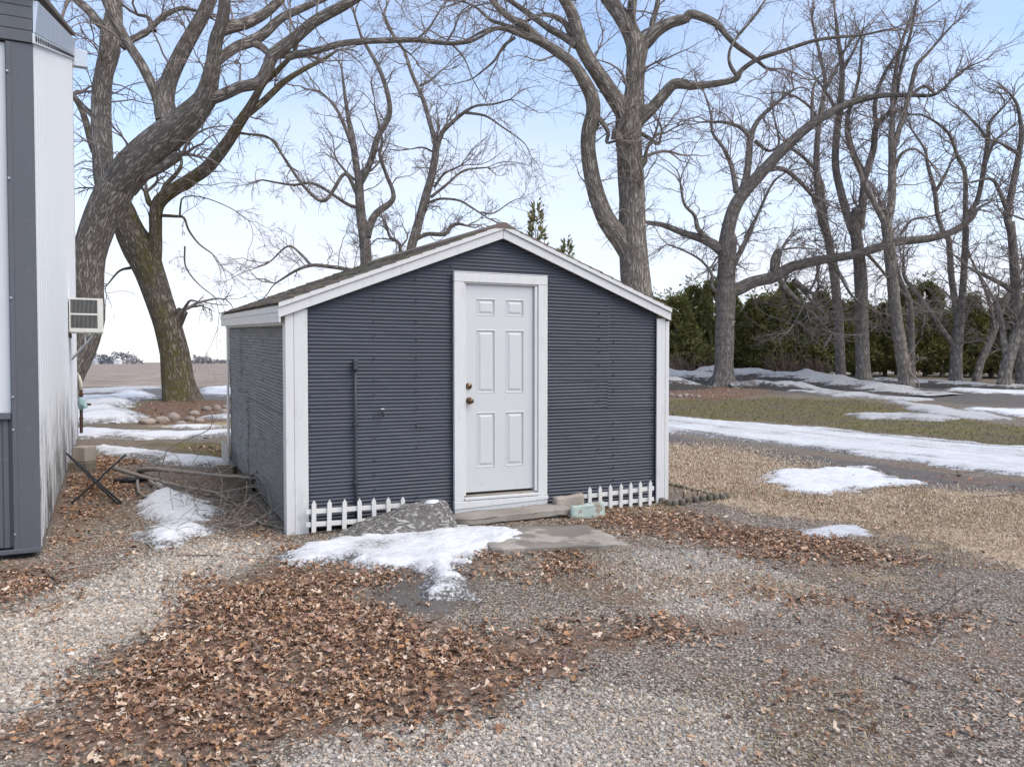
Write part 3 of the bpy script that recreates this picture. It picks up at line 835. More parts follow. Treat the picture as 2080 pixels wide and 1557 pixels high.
def lens_block(name, label, mat, px0, px1, pybase, hpx, depth, ang, seed, cat, amp=.008, skew=0.0):
    p = G((px0 + px1) / 2, pybase); s = p[1] / 1600
    w = (px1 - px0) * s / max(.5, math.cos(ang)); h = hpx * s
    ca_, sa_ = math.cos(ang), math.sin(ang)
    def fn(q):
        x, y, z = q; z = z + skew * x
        return (p[0] + x * ca_ - y * sa_, p[1] + x * sa_ + y * ca_, p[2] - .02 + z)
    e = rough_box(fn, name, mat, None, -w / 2, w / 2, 0, depth, 0, h + .02, amp, seed=seed)
    return tag(e, label, cat)
def placed_block(name, label, cat, mat, px0, px1, Zp, pytop, depth, ang, seed, amp, skew):
    c = W((px0 + px1) / 2, pytop, Zp); w = (px1 - px0) * Zp / 1600 / math.cos(ang)
    ca_, sa_ = math.cos(ang), math.sin(ang)
    fn = lambda q: (c[0] + q[0] * ca_ - q[1] * sa_, c[1] + q[0] * sa_ + q[1] * ca_, q[2] + skew * q[0] * (q[2] > .05))
    return tag(rough_box(fn, name, mat, None, -w / 2, w / 2, 0, depth, -.02, c[2], amp, seed=seed), label, cat)
placed_block('concrete_brick', 'worn tan concrete brick wedged between step and right picket fence', 'brick', M['block2'], 1130, 1189, 7.86, 1007, 0.085, 0.42, 8, .010, .06)
placed_block('painted_slab_piece', 'broken slab piece with chipped mint green paint beside the step', 'slab', M['mint'], 1160, 1231, 7.62, 1024, 0.06, 0.22, 9, .014, .10)
# picket fences
def picket_fence(label, pxs, b, ztops, zbots, rails, a_ext, lean=0.0):
    aa = [shed_a(p, b) for p in pxs]
    f = empty('picket_fence', SP((aa[0], b, 0)))
    tag(f, label, 'fence', 'picket fences at the foot of the shed')
    for i, a in enumerate(aa):
        t = i / (len(aa) - 1)
        zt = ztops[0] + (ztops[1] - ztops[0]) * t; zb = zbots[0] + (zbots[1] - zbots[0]) * t
        w = 0.0195; ln = random.uniform(-.006, .006)
        MB(SP).prism([(a - w, zb), (a + w, zb), (a + w + ln, zt - 0.035), (a + ln, zt), (a - w + ln, zt - 0.035)], b - 0.016, b - 0.001).build('picket', M['picket'], f, 0.002)
    for (z0, z1) in rails:
        MB(SP).quadbox([(a_ext[0], b + .001, z0 - .021), (a_ext[1], b + .001, z1 - .021), (a_ext[1], b + .015, z1 - .021), (a_ext[0], b + .015, z0 - .021),
                        (a_ext[0], b + .001, z0 + .021), (a_ext[1], b + .001, z1 + .021), (a_ext[1], b + .015, z1 + .021), (a_ext[0], b + .015, z0 + .021)]).build('rail', M['picket'], f, 0.002)
b_ = -0.13
def zz(py, px, b):
    a = shed_a(px, b); return 1.52 - (py - 735) / 1600 * (C0 + a * U + b * V_)[1] - TB * b
pl = [634.6, 665.8, 697, 728.4, 758.3, 787.5, 816.6]
picket_fence('low white picket fence by the stump, left of the shed door', pl, b_, (zz(1016, 634, b_), zz(1008, 816, b_)), (zz(1082, 634, b_), zz(1062, 816, b_)),
             [(zz(1041, 622, b_), zz(1027, 816, b_)), (zz(1067, 622, b_), zz(1054, 816, b_))], (shed_a(619, b_), shed_a(822, b_)))
pr = [1197.7, 1219.2, 1240.4, 1261.1, 1281, 1301, 1320]
picket_fence('low white picket fence leaning beside the right corner of the shed', pr, b_, (zz(988, 1198, b_), zz(975, 1320, b_)), (zz(1045, 1198, b_), zz(1031, 1320, b_)),
             [(zz(1009, 1190, b_), zz(992, 1330, b_)), (zz(1029, 1190, b_), zz(1014, 1330, b_))], (shed_a(1188, b_), shed_a(1330, b_)))
fb = empty('picket_fence', SP((-0.1, 4.0, 0)))
tag(fb, 'short white picket fence scrap at the back left shed corner', 'fence', 'picket fences at the foot of the shed')
for i in range(4):
    y = 3.72 + i * 0.16
    MB(lambda p: SP((p[1], p[0], p[2]))).prism([(y - .02, 0), (y + .02, 0), (y + .02, .29), (y, .325), (y - .02, .29)], -0.135, -0.12).build('picket', M['picket'], fb, 0.002)
for z in (0.10, 0.21):
    MB(SP).box(-0.1195, -0.106, 3.66, 4.26, z, z + 0.04).build('rail', M['picket'], fb, 0.002)

# ------------------------------------------------------------------ barn at the left edge
B0 = np.array([-3.68, 6.10]); BV = np.array([-0.4540, 0.8910]); BU = np.array([-0.891, -0.454])
LEN = 8.15
def BP(p):          # (along front wall to the left, along the white side wall, z)
    a, b, z = p
    q = B0 + a * BU + b * BV
    return (q[0], q[1], z)
barn = empty('barn', BP((0, 0, 0)))
tag(barn, 'tall grey and white barn with peeling white side wall', 'barn')
def ztop(b): return 3.98 + (6.62 - 3.98) * b / LEN
def m_barnwhite():
    m = Mat('peeling_white_barn_boards', 0.7, 0.25)
    uv = m.n('UVMap').outputs[0]
    sep = m.n('SeparateXYZ', Vector=uv)
    n1 = m.noise(1.0, 6, 0.75, m.mapped((26, 1.6, 1), uv)); n2 = m.noise(1.0, 4, 0.6, m.mapped((1.4, 0.8, 1), uv)); n3 = m.noise(1.0, 3, .6, m.mapped((60, 9, 1), uv))
    low = m.rng(sep.outputs['Y'], 0.1, 1.9, 1, 0)
    wear = m.math('ADD', m.math('MULTIPLY', low, 0.21), m.math('MULTIPLY', m.rng(n2, .3, .7), 0.12))
    pe = m.rng(m.math('ADD', n1, wear), 0.73, 0.76)
    c = m.mix(n2, (0.80, 0.80, 0.79), (0.85, 0.85, 0.84))
    c = m.mix(m.math('MULTIPLY', m.rng(n3, .6, .8), .10), c, (0.46, 0.46, 0.45))
    c = m.mix(pe, c, (0.085, 0.083, 0.085))
    m.color(c); m.bump(n1, 0.12, 0.004)
    return m.m
M['barnwhite'] = m_barnwhite()
def m_metal(name, c):
    m = Mat(name, 0.45, 0.4)
    n1 = m.noise(1.5, 5, .6, m.mapped((4, 4, .6))); n2 = m.noise(30, 3, .6)
    cc = m.mix(n1, tuple(x * .85 for x in c), tuple(min(1, x * 1.12) for x in c))
    cc = m.mix(m.math('MULTIPLY', m.rng(n2, .6, .75), .18), cc, (0.3, 0.28, 0.25))
    m.color(cc); return m.m
M['grey_metal'] = m_metal('charcoal_sheet_metal', (0.105, 0.110, 0.125))
M['white_metal'] = m_metal('white_sheet_metal', (0.62, 0.64, 0.66))
M['grey_fascia'] = m_metal('grey_fascia_paint', (0.125, 0.132, 0.145))
# white side wall of vertical boards with grooves
vs, fs, uvs = [], [], []
bw = 0.28
nb_ = int(LEN / bw)
for i in range(nb_):
    b0, b1 = i * LEN / nb_, (i + 1) * LEN / nb_
    o_ = random.uniform(0.0, 0.0015)
    k = len(vs)
    zb0 = 0.06 + 0.20 * b0 / LEN + random.uniform(-.02, .02)
    for (bb, aa) in ((b0 + .003, 0.0008), (b0 + .004, -o_ * .15), (b1 - .001, -o_ * .15), (b1 + .003, 0.0008)):
        vs += [BP((aa, bb, zb0)), BP((aa, bb, ztop(bb) + 0.02))]
        uvs += [(bb, zb0), (bb, ztop(bb))]
    for j in range(3): fs.append((k + 2 * j, k + 2 * j + 2, k + 2 * j + 3, k + 2 * j + 1))
me = npmesh('side_wall', np.array(vs), [np.array(fs)], False, np.array(uvs))
link('side_wall', me, M['barnwhite'], barn)
bbox = lambda name, mat, a0, a1, b0, b1, z0, z1, par=None, bev=.004: MB(BP).box(a0, a1, b0, b1, z0, z1).build(name, mat, par or barn, bev)
# far corner post, back wall, front wall
bbox('corner_board', M['bark'], -0.004, 0.12, LEN + 0.005, LEN + 0.05, 0.25, 6.55)
MB(BP).quadbox([(0.02, LEN, 0.2), (6, LEN, 0.2), (6, LEN + .1, .2), (0.02, LEN + .1, .2), (0.02, LEN, 6.6), (6, LEN, 6.6), (6, LEN + .1, 6.6), (0.02, LEN + .1, 6.6)]).build('back_wall', M['white_metal'], barn)
bbox('front_core', M['dark'], 0.02, 6.0, 0.02, 0.06, 0.12, 3.95)
bbox('sill_beam', M['black'], 0.06, 6.0, 0.03, 0.2, 0.0, 0.12)
def ribbed(name, mat, a0, a1, z0, z1, b):
    mb = MB(BP); pts = []
    a = a0
    while a < a1 - 1e-6:
        for da, db in ((0, 0), (0.085, 0), (0.095, -.012), (0.125, -.012), (0.135, 0)):
            if a + da <= a1: pts.append((a + da, b + db))
        a += 0.228
    pts.append((a1, b))
    for (a_, b__) in pts: mb.v += [BP((a_, b__, z0)), BP((a_, b__, z1))]
    for i in range(len(pts) - 1): mb.f.append((2 * i, 2 * i + 2, 2 * i + 3, 2 * i + 1))
    o = mb.build(name, mat, barn)
    md = o.modifiers.new('s', 'SOLIDIFY'); md.thickness = .002
    return o
ribbed('upper_cladding', M['white_metal'], 0.16, 6.0, 1.12, 3.93, 0.0)
ribbed('wainscot', M['grey_metal'], 0.10, 6.0, 0.10, 1.10, -0.002)
bbox('corner_trim', M['grey_metal'], -0.012, 0.17, -0.034, -0.014, 0.075, 3.94)
bbox('corner_trim_rib', M['grey_metal'], 0.135, 0.165, -0.044, -0.035, 0.08, 3.93)
bbox('base_trim', M['grey_metal'], -0.014, 6.0, -0.062, -0.036, 0.055, 0.090)
bbox('belt_trim', M['grey_metal'], 0.172, 6.0, -0.052, -0.013, 1.085, 1.135)
sm = MB(BP)
for z in (0.2, 1.0, 1.25, 2.0, 2.9, 3.7):
    for a in (0.155, 0.30, 0.53):
        sm.box(a - .007, a + .007, -0.062, -0.012, z, z + .012)
tag(sm.build('screw_heads', M['galv'], barn), kind='stuff')
# stepped grey fascia and roof
for i in range(4):
    z0 = 3.945 + i * 0.085
    MB(BP).quadbox([(-0.012, -0.05 - .012 * i, z0), (6, -0.05 - .012 * i, z0), (6, 0.05, z0), (-0.012, 0.05, z0),
                    (-0.012, -0.062 - .012 * i, z0 + .081), (6, -0.062 - .012 * i, z0 + .081), (6, 0.05, z0 + .081), (-0.012, 0.05, z0 + .081)]).build('fascia_board', M['grey_fascia'], barn, .003)
sr = (6.62 - 3.98) / LEN
MB(BP).quadbox([(-0.05, -0.16, 4.30), (6, -0.16, 4.30), (6, LEN + .22, 4.30 + sr * (LEN + .38)), (-0.05, LEN + .22, 4.30 + sr * (LEN + .38)),
                (-0.05, -0.16, 4.345), (6, -0.16, 4.345), (6, LEN + .22, 4.345 + sr * (LEN + .38)), (-0.05, LEN + .22, 4.345 + sr * (LEN + .38))]).build('roof', M['shingle'], barn)
# galvanised rake flashing in lengths, with a rivet flange
for i in range(4):
    b0, b1 = -0.06 + i * (LEN + .1) / 4, -0.06 + (i + 1) * (LEN + .1) / 4 - .012
    f0, f1 = ztop(b0), ztop(b1)
    MB(BP).quadbox([(-0.030, b0, f0 + .06), (-0.030, b1, f1 + .06), (-0.016, b1, f1 + .06), (-0.016, b0, f0 + .06),
                    (-0.052, b0, f0 + .30), (-0.052, b1, f1 + .30), (-0.016, b1, f1 + .30), (-0.016, b0, f0 + .30)]).build('rake_flashing', M['galv'], barn)
    MB(BP).quadbox([(-0.026, b0, f0 - .02), (-0.026, b1, f1 - .02), (-0.012, b1, f1 - .02), (-0.012, b0, f0 - .02),
                    (-0.026, b0, f0 + .055), (-0.026, b1, f1 + .055), (-0.012, b1, f1 + .055), (-0.012, b0, f0 + .055)]).build('flashing_flange', M['white_metal'], barn)
rv = MB(BP)
for i in range(34):
    b = 0.05 + i * LEN / 34; z = ztop(b) + .015
    rv.box(-0.034, -0.02, b - .03, b + .03, z - .01, z + .015)
tag(rv.build('rivets', M['nail'], barn), kind='stuff')
bbox('gutter_end', M['galv'], -0.22, 0.3, LEN + 0.06, LEN + 0.2, 6.52, 6.80)

# air conditioner through the barn wall
nb0 = 5.27
ac = empty('air_conditioner', BP((0, nb0, 1.93)))
tag(ac, 'cream window air conditioner jutting from the white barn wall', 'air conditioner')
def acb(name, mat, a0, a1, b0, b1, z0, z1, bev=.004, par=None): return MB(BP).box(a0, a1, b0, b1, z0, z1).build(name, mat, par or ac, bev)
z0, z1 = 1.93, 2.40
cs = MB(BP)
acb('casing', M['ac'], -0.425, -0.012, nb0 + 0.03, nb0 + 0.55, z0, z1, .008)
acb('frame', M['ac'], -0.425, -0.012, nb0, nb0 + 0.0295, z0, z0 + .055)
acb('frame', M['ac'], -0.425, -0.012, nb0, nb0 + 0.0295, z1 - .025, z1)
acb('frame', M['ac'], -0.425, -0.012, nb0, nb0 + 0.0295, z0 + .235, z0 + .26)
acb('frame', M['ac'], -0.4255, -0.355, nb0 - .0005, nb0 + 0.0290, z0 + .002, z1 - .002)
acb('frame', M['ac'], -0.030, -0.0115, nb0 - .0005, nb0 + 0.0290, z0 + .002, z1 - .002)
acb('coil', M['dark'], -0.355, -0.03, nb0 + .020, nb0 + .0296, z0 + .05, z1 - .02, 0)
for zz0, zz1 in ((z0 + .055, z0 + .235), (z0 + .26, z1 - .025)):
    for i in range(20):
        a = -0.345 + i * 0.0158
        acb('grille_slat', M['fin'], a, a + .005, nb0 + .004, nb0 + .019, zz0, zz1, 0)
for bb in (nb0 + .06, nb0 + .45):
    MB(BP).tube([(-0.02, bb, 1.55), (-0.33, bb, 1.925)], 0.011, 8).build('bracket', M['galv'], ac)
    MB(BP).tube([(-0.20, bb, 1.76), (-0.20, bb, 1.925)], 0.009, 8).build('bracket', M['galv'], ac)
bbox('wall_opening_trim', M['rust'], -0.020, -0.007, nb0 - .05, nb0 + 0.6, 1.86, 1.925)
# gas riser
gp = G(165, 886)
gr = empty('gas_riser', gp)
tag(gr, 'rusty gas riser pipe with a teal valve past the barn corner', 'pipe')
s_ = gp[1] / 1600
Zg = gp[1]
MB().tube([gp - np.array([0, 0, .1]), W(165, 790, Zg)], 0.026, 10).build('pipe', M['rust'], gr, smooth=True)
MB().tube([W(131, 774, Zg - .6), W(150, 763, Zg - .2), W(156, 759, Zg - .05), W(160, 764, Zg), W(164, 776, Zg), W(165, 792, Zg)], 0.027, 10).build('white_elbow', M['ivory'], gr, smooth=True)
MB().tube([W(165, 806, Zg), W(165, 812, Zg), W(165, 822, Zg), W(165, 832, Zg)], [.03, .055, .055, .035], 10).build('valve_body', M['teal'], gr, smooth=True)
MB().tube([W(160, 821, Zg), W(184, 821, Zg)], 0.02, 8).build('valve_stem', M['rust'], gr)
MB().tube([W(170, 820, Zg - .03), W(174, 828, Zg - .03)], 0.045, 10).build('regulator', M['teal'], gr)
MB().tube([W(165, 800, Zg), W(165, 803, Zg)], 0.036, 10).build('coupling', M['rust'], gr)
MB().tube([W(165, 848, Zg), W(165, 852, Zg)], 0.036, 10).build('coupling', M['rust'], gr)

# concrete blocks
def cinder(name, label, mat, px, py, w, d, h, ang, hollow=True, zlift=0.0, group=None):
    p = G(px, py); p[2] += zlift - .01
    ca_, sa_ = math.cos(ang), math.sin(ang)
    fn = lambda q: (p[0] + q[0] * ca_ - q[1] * sa_, p[1] + q[0] * sa_ + q[1] * ca_, p[2] + q[2])
    mb = MB(fn); t = .032
    if hollow:
        mb.box(-w / 2, w / 2, 0, t, 0, h).box(-w / 2, w / 2, d - t, d, 0, h)
        mb.box(-w / 2, -w / 2 + t, t, d - t, 0.001, h - .001).box(w / 2 - t, w / 2, t, d - t, 0.001, h - .001).box(-t / 2, t / 2, t, d - t, 0.001, h - .002)
    else: mb.box(-w / 2, w / 2, 0, d, 0, h)
    o = mb.build(name, mat, None, .008)
    return tag(o, label, 'block', group)
cinder('concrete_block', 'mossy hollow concrete block nearest the shed side wall', M['block'], 484, 1000, 0.30, 0.19, 0.195, 0.25, group='blocks by the brush pile')
cinder('concrete_block', 'mossy concrete block behind another, under a grey branch', M['block'], 453, 980, 0.24, 0.2, 0.20, 0.1, group='blocks by the brush pile')
cinder('concrete_block', 'dark mossy block at the foot of the peeling barn wall', M['block'], 156, 958, 0.28, 0.2, 0.13, -0.15, False)
cinder('concrete_block', 'tan block stacked on a dark block against the barn wall', M['block2'], 160, 957, 0.20, 0.19, 0.19, -0.3, False, .135)

# ------------------------------------------------------------------ stump
sp = G(868, 1082)
def stump():
    root = empty('tree_stump', sp)
    tag(root, 'grey weathered stump with bark-covered root flare beside the step', 'stump')
    nt, nr = 96, 40
    vs = []; uvv = []
    top = 0.275
    for j in range(nr + 1):
        t = j / nr
        for i in range(nt):
            th = 2 * math.pi * i / nt
            left = max(0, math.cos(th - math.pi - .12)) ** 3
            rb = 0.24 + 0.74 * left + 0.06 * math.sin(3 * th + 1)
            rt = 0.165 + 0.02 * math.sin(2 * th)
            if t < 0.25:
                r = rt * (t / .25); z = top + .012 * math.cos(th) - .02 * max(0, -math.cos(th)) * (t / .25)
            else:
                u = (t - .25) / .75
                r = rt + (rb - rt) * u ** (1.0 - .1 * left); z = (top - .02 * max(0, -math.cos(th))) * (1 - u ** (1.25 - .35 * left)) - .03 * u
            n = 0.055 * (float(fbm(np.array(th * 5 + 3), np.array(r * 14), 4)) - .5) * (1 if t > .25 else .25) * (.5 + .8 * left)
            vs.append((sp[0] + (r + n) * math.cos(th), sp[1] + (r + n) * math.sin(th) * .85, sp[2] + z + n * .8)); uvv.append((th * .25, r * 1.0))
    fs = []
    for j in range(nr):
        for i in range(nt):
            i2 = (i + 1) % nt
            fs.append((j * nt + i, (j + 1) * nt + i, (j + 1) * nt + i2, j * nt + i2))
    me = npmesh('body', np.array(vs), [np.array(fs)], False, np.array(uvv))
    link('body', me, M['stumpbark'], root)
    for cx, cy, rx, ry, zb in ((0.05, -0.03, .085, .075, top + .008),):
        nn = 14; v = [(sp[0] + cx, sp[1] + cy, sp[2] + zb + .02)]; f = []
        for k, (rr, dz) in enumerate(((.55, .016), (1, -.015 if zb > .2 else -.03))):
            for i in range(nn):
                th = 2 * math.pi * i / nn; q = rr * random.uniform(.8, 1.15)
                v.append((sp[0] + cx + rx * q * math.cos(th), sp[1] + cy + ry * q * math.sin(th), sp[2] + zb + dz + (0 if zb > .2 else .06 * math.sin(th))))
        for i in range(nn):
            f.append((0, 1 + i, 1 + (i + 1) % nn)); 
        q4 = [(1 + i, 1 + nn + i, 1 + nn + (i + 1) % nn, 1 + (i + 1) % nn) for i in range(nn)]
        me = npmesh('snow_cap', np.array(v), [np.array(f), np.array(q4)], True, None, np.ones((len(v), 4)))
        link('snow_cap', me, M['snow_clean'], root)
def m_stump():
    m = Mat('silvered_stump_bark', 0.95, 0.12)
    v = m.math('ABSOLUTE', m.math('SUBTRACT', m.noise(1.0, 6, 0.7, m.mapped((9, 20, 22)), 0.6), 0.5))
    n = m.noise(26, 5, 0.7); n2 = m.noise(4, 4, 0.6)
    h = m.math('ADD', m.rng(v, 0, 0.09), n)
    c = m.mix(m.rng(h, 0.45, 1.3), (0.14, 0.123, 0.106), (0.55, 0.52, 0.48))
    c = m.mix(m.rng(n2, 0.45, 0.62, 0.25, 0.7), c, (0.33, 0.305, 0.28))
    m.color(c); m.bump(h, 0.9, 0.02)
    return m.m
M['stumpbark'] = m_stump()
stump()

# ------------------------------------------------------------------ snow
def snow(label, poly, Hh, edge, cell, mat, rough=0.5, name='snow_patch', seed=0, lump=0.4, group='melting snow patches'):
    P_ = GP(poly)
    x0, y0 = P_.min(0) - edge * 2; x1, y1 = P_.max(0) + edge * 2
    xs = np.arange(x0, x1, cell); yy = np.arange(y0, y1, cell)
    X, Y = np.meshgrid(xs, yy)
    s = psd(P_, X, Y)
    s = s + rough * edge * 2 * (fbm(X / edge * .35 + seed, Y / edge * .5 + seed, 4) - .5) * 2 + rough * edge * 1.3 * (fbm(X / edge * 2.2 + seed, Y / edge * 2.6, 3) - .5)
    t = sstep(0, edge, s)
    hgt = Hh * t ** .8 * (1 - lump + lump * 2 * fbm(X / (edge * 2.5) + seed * 7, Y / (edge * 2.5), 3))
    hgt = hgt + (Hh * .22 * (fbm(X * 9 + seed, Y * 9, 3) - .5) + .012 * (fbm(X * 26 + seed, Y * 26, 2) - .5)) * t
    Zz = terrain(X, Y) + np.where(s > 0, hgt + .004, -0.02)
    keep = s > -cell * 1.5
    idx = -np.ones(X.shape, int); idx[keep] = np.arange(keep.sum())
    q = np.stack([idx[:-1, :-1], idx[:-1, 1:], idx[1:, 1:], idx[1:, :-1]], -1).reshape(-1, 4)
    q = q[(q >= 0).all(1)]
    colr = np.zeros((keep.sum(), 4)); colr[:, :3] = np.clip(t[keep] * .7 + sstep(edge, edge * 3, s[keep]) * .5, 0, 1)[:, None]; colr[:, 3] = 1
    me = npmesh(name, np.stack([X[keep], Y[keep], Zz[keep]], -1), [q], True, None, colr)
    o = link(name, me, mat)
    return tag(o, label, 'snow', group, 'stuff')
snow('bright snow drift stretched along the ground before stump and step', [(560, 1132), (640, 1104), (720, 1084), (800, 1074), (920, 1070), (1010, 1072), (1080, 1090), (1060, 1106), (995, 1114), (945, 1130), (930, 1150), (880, 1162), (830, 1156), (755, 1158), (690, 1148), (590, 1152)], 0.055, 0.24, 0.018, M['snow'], .62, seed=1)
snow('narrow white tongue of snow pointing at the dark mud', [(865, 1140), (915, 1140), (930, 1170), (965, 1200), (965, 1222), (850, 1226), (840, 1208), (870, 1175)], 0.06, 0.14, 0.016, M['snow'], .4, seed=2)
snow('long snow patch in the gap between barn and shed', [(292, 985), (330, 974), (378, 1000), (428, 1036), (428, 1068), (425, 1082), (380, 1090), (330, 1122), (308, 1114), (300, 1090), (290, 1070), (296, 1030)], 0.075, 0.26, 0.024, M['snow'], .45, seed=3)
snow('snow strip across the path behind the brush pile', [(178, 908), (230, 908), (310, 916), (400, 930), (468, 940), (470, 950), (380, 946), (280, 938), (200, 925)], 0.07, 0.2, 0.05, M['snow'], .4, seed=4)
snow('bright snow patch on the straw lawn right of the shed', [(1545, 968), (1590, 960), (1640, 949), (1760, 949), (1812, 960), (1850, 985), (1740, 990), (1690, 1008), (1630, 1002), (1585, 985)], 0.028, 0.30, 0.03, M['snow_clean'], 1.0, seed=5)
snow('thin grey ice patch among leaves right of the slab', [(1570, 1084), (1640, 1074), (1690, 1066), (1740, 1068), (1785, 1086), (1700, 1092), (1600, 1092)], 0.012, 0.12, 0.03, M['ice'], .6, seed=6, name='ice_patch')
snow('packed snow and ice covering the curved driveway', [(1200, 832), (1350, 846), (1700, 871), (2080, 909), (2700, 962), (2700, 1030), (2080, 970), (1850, 942), (1700, 918), (1500, 894), (1350, 880), (1200, 868)], 0.045, 0.35, 0.09, M['snow_drive'], .5, seed=7, name='driveway_snow')
snow('wide pale snow patch beside the gas riser', [(60, 872), (200, 868), (290, 872), (400, 876), (480, 874), (480, 884), (400, 892), (250, 892), (60, 894)], 0.05, 0.4, 0.09, M['snow'], .5, seed=8)
snow('large snow patch left of the leaning tree bed', [(60, 812), (200, 810), (240, 800), (300, 798), (312, 806), (275, 820), (268, 834), (292, 846), (280, 858), (200, 860), (60, 862)], 0.12, 0.5, 0.11, M['snow'], .45, seed=9)
snow('snow sheet on the farm lane behind the leaning tree', [(410, 788), (480, 780), (560, 778), (560, 806), (480, 806), (400, 800)], 0.05, 0.6, 0.14, M['snow'], .5, seed=10)
snow('thin snow strip before the leaning tree rocks', [(395, 848), (440, 844), (520, 842), (520, 852), (420, 852)], 0.05, 0.25, 0.06, M['snow'], .4, seed=11)
snow('thin snow line below the tree rock ring', [(320, 866), (400, 864), (480, 866), (480, 870), (380, 871)], 0.04, 0.2, 0.06, M['snow'], .4, seed=12)
snow('snow on the farm lane far left', [(60, 796), (240, 786), (330, 783), (330, 788), (230, 796), (60, 803)], 0.04, 0.5, 0.15, M['snow_dirty'], .5, seed=13)
for i, (pp, lb) in enumerate((([(1960, 826), (2080, 832), (2300, 846), (2300, 856), (2080, 848), (1970, 836)], 'bright snow strip near the far right trees'),
                        ([(1720, 842), (1840, 836), (1960, 846), (1900, 856), (1760, 852)], 'faint icy patch on the green lawn'),
                        ([(1900, 790), (1990, 782), (2200, 790), (2200, 800), (2000, 800)], 'snow strip under the rightmost trees'),
                        ([(1560, 778), (1680, 790), (1800, 803), (1900, 812), (1860, 815), (1700, 806), (1580, 790)], 'grey snow edge below the dirty snow bank'),
                        ([(1800, 812), (1900, 822), (2060, 850), (2000, 856), (1880, 840)], 'grey slush on the lawn below the tree row'))):
    snow(lb, pp, 0.05, 0.35, 0.11, M['snow_dirty'] if i in (1, 3, 4) else M['snow'], .6, seed=20 + i)
# dirt-streaked snow banks in front of the hedge
def bank(label, pts, hgt, wid, seed):
    P_ = np.array([[W(x, y, z)[0], z] for x, y, z in pts])
    dl = np.r_[0, np.cumsum(np.hypot(*np.diff(P_, axis=0).T))]
    n = int(dl[-1] / 0.18); tt = np.linspace(0, dl[-1], n)
    cx, cy = np.interp(tt, dl, P_[:, 0]), np.interp(tt, dl, P_[:, 1])
    hx = np.interp(tt, dl, hgt)
    m_ = 26; ss = np.linspace(-1, 1, m_)
    dx, dy = np.gradient(cx), np.gradient(cy); L_ = np.hypot(dx, dy); nx_, ny_ = -dy / L_, dx / L_
    Xb = cx[:, None] + nx_[:, None] * ss * wid; Yb = cy[:, None] + ny_[:, None] * ss * wid
    prof = np.cos(ss * math.pi / 2) ** 1.2
    nz_ = fbm(Xb * .8 + seed, Yb * .8, 4); n2 = fbm(Xb * 3 + seed, Yb * 3, 3)
    Zb = terrain(Xb, Yb) + hx[:, None] * prof[None] * (.45 + 1.1 * nz_) + .10 * (n2 - .5) * prof[None] - .03
    ii = np.arange(n * m_).reshape(n, m_)
    q = np.stack([ii[:-1, :-1], ii[:-1, 1:], ii[1:, 1:], ii[1:, :-1]], -1).reshape(-1, 4)
    rel = np.clip(prof[None] * (.5 + nz_) * (1 + 0 * hx[:, None]), 0, 1)
    c = np.zeros((n * m_, 4)); c[:, :3] = rel.reshape(-1, 1); c[:, 3] = 1
    o = link('snow_bank', npmesh('snow_bank', np.stack([Xb, Yb, Zb], -1).reshape(-1, 3), [q], True, None, c), M['bank'])
    tag(o, label, 'snow bank', 'ploughed snow banks', 'stuff')
bank('long dirt-streaked snow bank behind the tree with the low limb', [(1180, 745, 33), (1400, 750, 33.5), (1540, 750, 33), (1680, 765, 31), (1800, 785, 28), (1900, 800, 26)], [.55, .6, .7, .5, .35, .1], 1.9, 1)
bank('lower dirty snow bank curving towards the lawn', [(1480, 770, 30.2), (1560, 772, 30), (1640, 785, 28.5), (1720, 800, 27)], [.15, .32, .22, .05], 1.3, 2)
bank('dirty snow bank under the far right trees', [(1780, 780, 33), (1900, 785, 31.5), (2080, 800, 29), (2300, 815, 28)], [.2, .3, .26, .2], 1.7, 3)
bank('short snow bank beyond the shed corner', [(1250, 760, 30), (1360, 765, 29.5), (1430, 770, 30)], [.35, .45, .1], 1.0, 4)

# ------------------------------------------------------------------ trees
CR = {'A': (0, 0, 2.971), 'B': (700, 0, 2.971), 'C': (1380, 0, 2.971), 'D': (0, 500, 2.971), 'E': (1280, 450, 2.595), 'p': (0, 0, 1.0)}
def path(*segs):
    out = []
    for key, pts in segs:
        ox, oy, s = CR[key]
        out += [(ox + x / s, oy + y / s, w / s) for x, y, w in pts]
    return out
def catmull(P, n_per):
    P = np.asarray(P); out = []
    Q = np.vstack([2 * P[0] - P[1], P, 2 * P[-1] - P[-2]])
    for i in range(1, len(Q) - 2):
        k = max(2, int(n_per[i - 1]))
        t = np.linspace(0, 1, k, endpoint=False)[:, None]
        p0, p1, p2, p3 = Q[i - 1], Q[i], Q[i + 1], Q[i + 2]
        out.append(.5 * ((2 * p1) + (-p0 + p2) * t + (2 * p0 - 5 * p1 + 4 * p2 - p3) * t ** 2 + (-p0 + 3 * p1 - 3 * p2 + p3) * t ** 3))
    out.append(P[-1:])
    return np.vstack(out)
